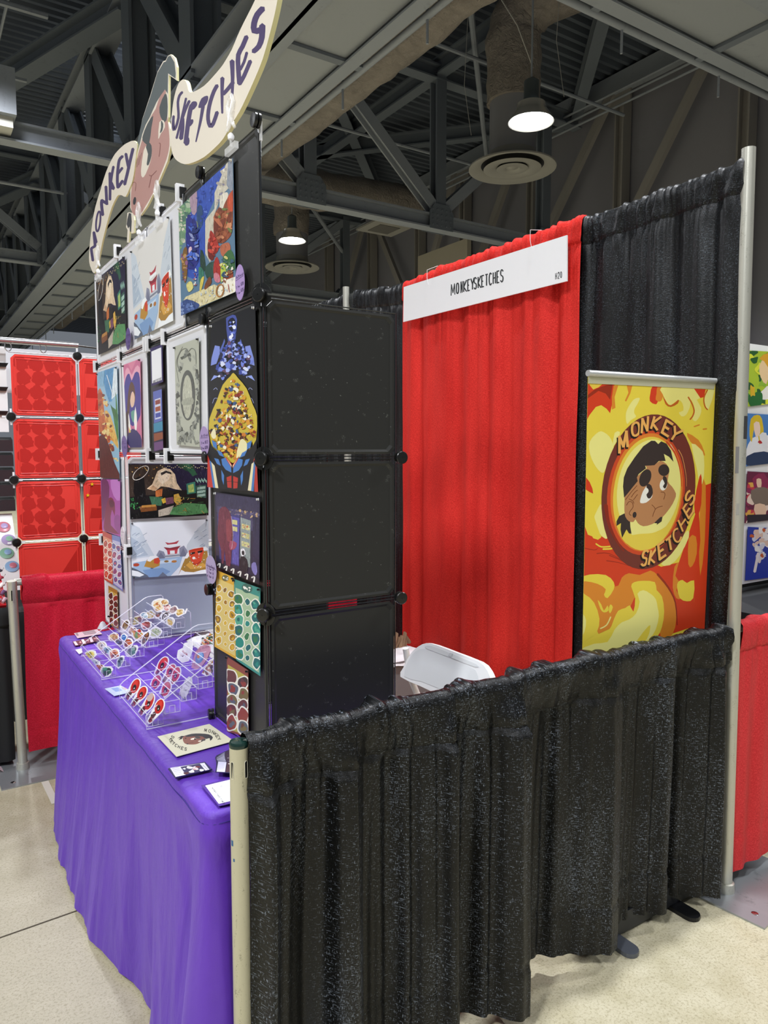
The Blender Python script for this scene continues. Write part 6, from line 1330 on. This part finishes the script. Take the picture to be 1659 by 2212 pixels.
# ================================================================ neighbouring booths
NY=3.2
t=thing('panel_display','red snap-panel tower of the left neighbour, its sheets showing darker sticker patches','display',(.2,NY,.55))
M_RPATCH=mat('#b9241f',.4,0,.4,'plastic')
rz=[.62,.979,1.332,1.684,2.04]; xs=[-.035,.322,.68]
rows=[4,4,5,4]
for j in range(4):
    for i in range(2):
        x0,x1,z0,z1=xs[i]+.01,xs[i+1]-.01,rz[j]+.01,rz[j+1]-.01
        b=MB(); c=.022; o=[(x0+c,z0),(x1-c,z0),(x1,z0+c),(x1,z1-c),(x1-c,z1),(x0+c,z1),(x0,z1-c),(x0,z0+c)]
        b.prism([(x,NY,z) for x,z in o][::-1],(0,.004,0),M_REDPANEL)
        for q in (.012,.026):
            pts=[(min(max(x,x0+q),x1-q),NY-.001,min(max(z,z0+q),z1-q)) for x,z in o]; b.tube(pts,.0022,M_REDPANEL,6,closed=True)
        pn_=b.build('panel',t)
        b=MB(); rd=random.Random(j*5+i)
        if j==0:
            if i==0: b.poly([(x0+.12,NY-.0008,z0),(x1,NY-.0008,z1-.01),(x1,NY-.0008,z0)],M_RPATCH)
            else: b.poly([(x0,NY-.0008,z0),(x1,NY-.0008,z0),(x1,NY-.0008,z1),(x0,NY-.0008,z1)],M_RPATCH)
        elif i==0:
            for r in range(4):
                for s in range(4 if not(j==1 and r<2) else 3):
                    cx=x0+.05+.078*s+(.012 if r%2 else 0); cz=z1-.05-.077*r; pts=[]
                    for k in range(22):
                        q=2*PI*k/22; rr=.036*(1+rd.uniform(-.12,.14)+(.1 if k%5==0 else 0)); pts.append((cx+rr*math.cos(q),NY-.0008-.00002*(r*4+s),cz+rr*1.05*math.sin(q)))
                    b.poly(pts,M_RPATCH)
        else:
            for k in range(4): cx=x0+.06+.05*(k%2); cz=z1-.06-.07*k; b.poly([(cx-.03,NY-.0008,cz-.025),(cx+.05,NY-.0008,cz-.025),(cx+.045,NY-.0008,cz+.03),(cx-.02,NY-.0008,cz+.035)],M_RPATCH)
        b.build('sticker_patch',pn_)
for j,z in enumerate(rz[1:],1):
    for i,x in enumerate(xs[:2]):
        if j==4 and i==0: continue
        b=MB(); b.lathe([(.001,.016),(.022,.014),(.025,.004),(.025,0)],(x,NY-.006,z),M_CONN,20,(0,-1,0)); k=b.build('connector',t)
        b=MB()
        for q in range(4): a_=PI/4+q*PI/2; b.bar((x,NY-.004,z),(x+.045*math.cos(a_+PI/4),NY-.004,z+.045*math.sin(a_+PI/4)),.01,.004,M_WCLIP,YN)
        b.build('white_arm',k)
for a_,c_ in [((xs[0],NY,z),(xs[2],NY,z)) for z in rz[1:]]+[((xs[1],NY,rz[0]),(xs[1],NY,rz[4]))]:
    b=MB(); b.tube([a_,c_],.003,M_SWIRE,6); b.build('wire_frame',t)
for k,(px,py) in enumerate(((199,1046),(190,1070))):
    c=UY(px,py,NY-.008); b=MB(); pts=[]
    for q in range(10): r=.011 if q%2==0 else .005; pts.append(c+Vector((r*math.sin(q*PI/5),0,r*math.cos(q*PI/5))))
    b.prism(pts,(0,.004,0),mat('#f0c020',.3)); tag(b.build('star_pin'),'%s yellow star pin on the red tower'%('upper','lower')[k],'pin')
# low table under the red tower
t=thing('covered_table','low black covered table carrying the red tower, behind the crimson drape','table',(.3,NY+.3,0))
b=MB(); b.box((-.1,NY-.15,0),(1.4,NY+.6,.61),mat('#141416',.8)); b.build('black_cover',t)
# white grid wall with hooks, shelves, badges at the far left edge
WY=4.2
b=MB(); b.box((-1.4,WY,1.62),(.06,WY+.02,2.19),M_WHITE); b.box((-1.3,WY+.02,0),(-1.26,WY+.06,2.1),M_WHITE); b.box((-.1,WY+.02,0),(-.06,WY+.06,2.1),M_WHITE); tag(b.build('white_board'),'white backing board with black hooks at the far left edge','board')
b=MB(); b.box((-1.4,WY+.22,1.9),(1.2,WY+.24,2.21),mat('#d8dade',.4)); b.box((1.1,WY+.24,0),(1.14,WY+.28,2.1),M_WHITE); b.box((-1.3,WY+.24,0),(-1.26,WY+.28,2.1),M_WHITE); tag(b.build('white_board'),'second white board hanging behind the red tower at the left','board')
b=MB(); b.tube([(-1.6,WY-.1,2.215),(.50,WY-.1,2.22)],.02,M_SWIRE,12); b.tube([(.48,WY-.1,2.22),(.75,WY-.1,2.205)],.007,M_CONN,8); tag(b.build('hanging_bar'),'horizontal chrome rail above the left neighbour','rail')
for k,(px,py) in enumerate(((17,742),(93,746))):
    c=UY(px,py,WY-.1); b=MB(); b.tube([c+Vector((.02*math.cos(q),0,-.02+.03*math.sin(q))) for q in [2*PI*i/12 for i in range(12)]],.004,M_SWIRE,6,closed=True); tag(b.build('shower_ring'),'%s metal ring on the chrome rail at the left'%('left','right')[k],'ring')
for k,py in enumerate((788,840,892)):
    c=UY(4,py,WY-.02); b=MB(); b.hexa([c+Vector(v) for v in ((-.05,0,-.012),(.025,0,-.012),(.025,.02,-.012),(-.05,.02,-.012),(-.04,0,.014),(.04,0,.014),(.04,.02,.014),(-.04,.02,.014))],M_CONN); tag(b.build('black_hook'),'black hook on the white board, %s of three'%('top','middle','bottom')[k],'hook')
for k in range(5):
    z=1.585-.1*k; b=MB(); b.prism([(-1.4,WY,z),(-1.4,WY,z-.075),(-1.4,WY-.09,z-.095),(-1.4,WY-.08,z-.02)],(1.47,0,0),mat('#2b2d30',.25,.1)); tag(b.build('black_shelf'),'slanted glossy black shelf at the far left, %s of five'%('topmost','second from top','middle','second from bottom','lowest')[k],'shelf')
b=MB(); b.prism([(-1.4,WY-.05,1.07),(-1.4,WY-.05,.62),(-1.4,WY-.45,.60)],(1.45,0,0),M_WHITE); tag(b.build('badge_board'),'white slanted board full of round badges at the left edge','board')
rd=random.Random(3); bd=[]
sl=Vector((0,-.40,-.47)).normalized(); p00=Vector((0,WY-.056,1.06)); nn=Vector((0,-.76,.65)).normalized()
words=('rose','pink','teal','lilac','navy','coral','mint','plum','peach','sky blue','violet','sand')
hx=('#c87888','#e0a8b8','#4c8c84','#b0a0cc','#3c4c7c','#d87c6c','#8cc0a4','#7c4c74','#e0b090','#90b4d8','#7c68a8','#c8b890')
for k in range(12):
    r,cx=divmod(k,3); c=p00+sl*(.10+.105*r)+Vector((-.012-.115*cx+.02*(r%2),0,0))+nn*.008
    b=MB(); b.lathe([(.001,.006),(.03,.005),(.042,.001),(.042,-.002)],c,mat(hx[k],.3),18,nn); b.lathe([(.001,.0075),(.02,.007),(.022,.0055)],c+Vector((.006,0,.004)),mat(hx[(k*5+3)%12],.3),10,nn)
    tag(b.build('badge'),'%s round badge, %s in the %s row of the left edge board'%(words[k],('right','middle','left')[cx],('top','second','third','bottom')[r]),'badge')
b=MB(); b.box((-1.4,WY-.62,.50),(.06,WY-.40,.585),mat('#e3bd4e',.5)); tag(b.build('yellow_box'),'yellow cardboard box on the left neighbour table','box')
b=MB(); b.box((-1.4,WY-.66,.44),(.10,WY-.3,.50),M_WHITE); tag(b.build('white_slab'),'white slab under the yellow box at the left edge','slab')
# black covered table with keyrings at the left edge
drape('table_skirt','black cloth skirt of the neighbour table at the left edge',(-1.2,2.43,0),(-.165,2.43,0),(0,-1,0),.765,.03,pleats(61,.012,.12),mat('#17181a',.8),seed=44,gather=.004,gl=.2,hdr=.05,hemline=0,res=.01,cat='tablecloth')
b=MB(); b.box((-1.2,2.46,.02),(-.17,3.0,.735),mat('#151517',.85)); tag(b.build('covered_table'),'black covered table at the far left edge','table')
tr=MB(); tr.prism([(-.9,2.44,.775),(-.172,2.44,.775),(-.172,2.72,.93),(-.9,2.72,.93)],(0,.02,-.03),mat('#c02028',.4)); tag(tr.build('slanted_tray'),'red slanted tray of keyrings at the far left edge','tray')
for k in range(10):
    v=k//5; q=k%5; p=Vector((-.215+.028*v, 2.445+.05*q, .79+.027*q))
    b=MB(); b.tube([p,p+Vector((.012,.014,.012)),p+Vector((.024,.02,.008))],[.006,.010,.005],mat(('#c9a8b4','#6a4a6c','#e0d4d0','#a0404c','#4c4c58')[q],.3),8)
    b.tube([p+Vector((.024,.02,.008)),p+Vector((.034,.03,.022))],.002,M_CHROME,5)
    tag(b.build('keyring'),'%s keyring in the %s row of the red tray'%(('pale rose','purple','cream','red','charcoal')[q],('left','right')[v]),'keyring')
b=MB(); b.grid(lambda u,v:(-.34+.12*u,2.36+.1*v,.004+.06*(1-v)*math.sin(PI*u)*.6),8,6,mat('#e0c4cc',.7)); tag(b.build('pink_cloth'),'scrap of pale pink cloth on the floor by the left base plate','cloth')
b=MB(); p1,p2=UZ(97,1688,.002),UZ(120,1735,.002); b.bar(p1,p2,.03,.0015,mat('#d8d5c8',.6)); tag(b.build('floor_tape'),'short strip of white tape on the floor left of the table','tape')
# right neighbour: prints on a white board above a black table
RY=.5
b=MB(); b.box((2.57,RY,.89),(3.6,RY+.02,1.97),M_WHITE); tag(b.build('white_board'),'white board full of prints behind the tall right pole','board')
def rp(label,y0,y1,x0,h,fn):
    q=[(x0,y0),(1760,y0+8),(1756,y1-18),(x0-6,y1)]; a=Art((0,RY-.006,0),(0,1,0),(0,0,1),8e-6); a.sheet(q,h,.001); fn(a); tag(a.build('poster'),label,'poster')
rp('green and yellow painted print at the top of the right edge board',757,879,1617,'#a8c034',lambda a:[a.scat(['#d8dc3c','#4c8c34','#8cb43c','#2c5c2c'],[(1620,760),(1750,765),(1750,870),(1612,875)],60,9,2),a.p('#e8c898',[(1640,790),(1652,775),(1662,800),(1655,830),(1643,815)],2),a.p('#d8a02c',[(1640,775),(1660,762),(1680,790),(1665,800),(1650,780)],2),a.blob('#e9e6dc',1655,850,16,14,3),a.blob('#2c6c34',1632,862,14,16,5),a.blob('#d8b02c',1625,845,6,12,8)])
rp('blue print of a blond figure second on the right edge board',893,1008,1614,'#4c80c0',lambda a:[a.p('#e8e8ec',[(1616,960),(1640,940),(1700,950),(1700,1004),(1614,1006)],2),a.p('#dcbc2c',[(1622,905),(1636,896),(1646,905),(1650,945),(1640,960),(1636,925),(1628,930),(1624,955),(1619,940)],2),a.p('#f0d4c0',[(1628,915),(1640,912),(1642,935),(1633,945)],2),a.p('#2c3c5c',[(1614,985),(1650,975),(1700,990),(1700,1006),(1614,1006)],2),a.p('#e4e4e8',[(1640,940),(1655,935),(1660,965),(1648,968)],2),a.blob('#b82c34',1642,955,5,3,1)])
rp('magenta print of a figure in a grey top third on the right edge board',1018,1130,1615,'#6a2040',lambda a:[a.scat(['#c83c4c','#e0a84c','#8c2c54','#e8d0c0'],[(1616,1020),(1700,1024),(1700,1126),(1612,1128)],50,8,3),a.p('#8c2850',[(1628,1030),(1650,1022),(1662,1050),(1640,1062),(1628,1050)],2),a.p('#e8c4a8',[(1634,1035),(1644,1035),(1644,1052),(1636,1052)],2),a.p('#7c6c60',[(1622,1060),(1650,1052),(1670,1066),(1664,1090),(1630,1090)],2),a.p('#e8c4a8',[(1630,1090),(1652,1090),(1654,1112),(1632,1112)],2),a.p('#28202c',[(1614,1112),(1700,1110),(1700,1128),(1614,1130)],0)])
rp('royal blue print with white clad players at the bottom of the right edge board',1138,1254,1616,'#2438a0',lambda a:[a.scat(['#f0ece8','#e8c8b4','#d8d8e4'],[(1626,1160),(1640,1142),(1658,1142),(1656,1200),(1634,1210)],40,6,3),a.ln('#eee4e0',[(1638,1195),(1630,1235)],6,0),a.ln('#e8d8d4',[(1646,1195),(1640,1215)],5,0),a.blob('#c85c2c',1646,1200,4,4,1),a.blob('#c85c2c',1624,1158,4,4,2),a.blob('#c85c2c',1650,1146,4,4,4)])
b=MB(); b.grid(lambda u,v:(2.3+1.2*u,RY-.3+.8*v if v<1 else RY+.5,.84+.002*nz(u*9,v*9)),20,10,mat('#1c1d20',.75)); b.box((2.3,RY-.3,.0),(3.5,RY+.5,.838),mat('#17181a',.85)); tag(b.build('covered_table'),'black covered table of the right neighbour behind the tall pole','table')
b=MB(); b.box((2.57,RY+.1,.0),(3.6,RY+.12,.9),M_BLACK); tag(b.build('backing_panel'),'dark backing panel behind the right neighbour table','panel')
# ================================================================ light: the hall's high-bay lamps, some added unseen fill lamps, and soft bounce
def lamp(x,y,z,p,size=.4,col=(.97,.99,1.03)):
    l=bpy.data.lights.new('hall_or_fill_light','SPOT'); l.energy=p; l.shadow_soft_size=size/2; l.color=col; l.spot_size=R(150); l.spot_blend=.6
    o=bpy.data.objects.new('hall_or_fill_light',l); COL.objects.link(o); o.location=(x,y,z); return o
P0=640
lamp(1.35,.25,6.2,P0*1.45,.3)
lamp(-3.6,-2.2,6.2,P0*1.8,.6)
lamp(-5.2,2.6,6.2,P0*1.0,.4)
lamp(-5.0,8.5,6.2,P0,.4)
lamp(1.0,-6.3,6.2,P0*.35,.4)
lamp(-.8,-3.6,6.2,P0*.55,.5)  # unseen fill lamp, added to brighten the rail drape and booth interior
lamp(.3,7.2,6.0,P0*1.0,.4)
lamp(5.98,5.36,5.43,P0,.4)
lamp(6.14,12.2,5.6,P0,.4)
lamp(6.1,-1.5,6.0,P0,.4)
lamp(.0,14.5,6.0,P0*1.6,.4)  # added unseen lamp: its floor bounce lightens the far ceiling
lamp(-5.5,16,6.0,P0*1.6,.4)  # another added lamp, out of view, lifting the upper left roof by bounce
lamp(6.1,19.5,6.0,P0*1.3,.4)  # also added unseen, to brighten the distant floor and roof
w=bpy.data.worlds.new('hall_bounce'); SC.world=w; w.use_nodes=True
bg=w.node_tree.nodes['Background']; bg.inputs[0].default_value=(.72,.79,.90,1); bg.inputs[1].default_value=.20
SC.view_settings.view_transform='Standard'; SC.view_settings.look='None'; SC.view_settings.gamma=1; SC.view_settings.use_curve_mapping=False
SC.view_settings.exposure=0.12
SC.cycles.transparent_max_bounces=20
SC.cycles.max_bounces=6
SC.cycles.adaptive_threshold=.02
try: SC.cycles.use_denoising=True
except Exception: pass
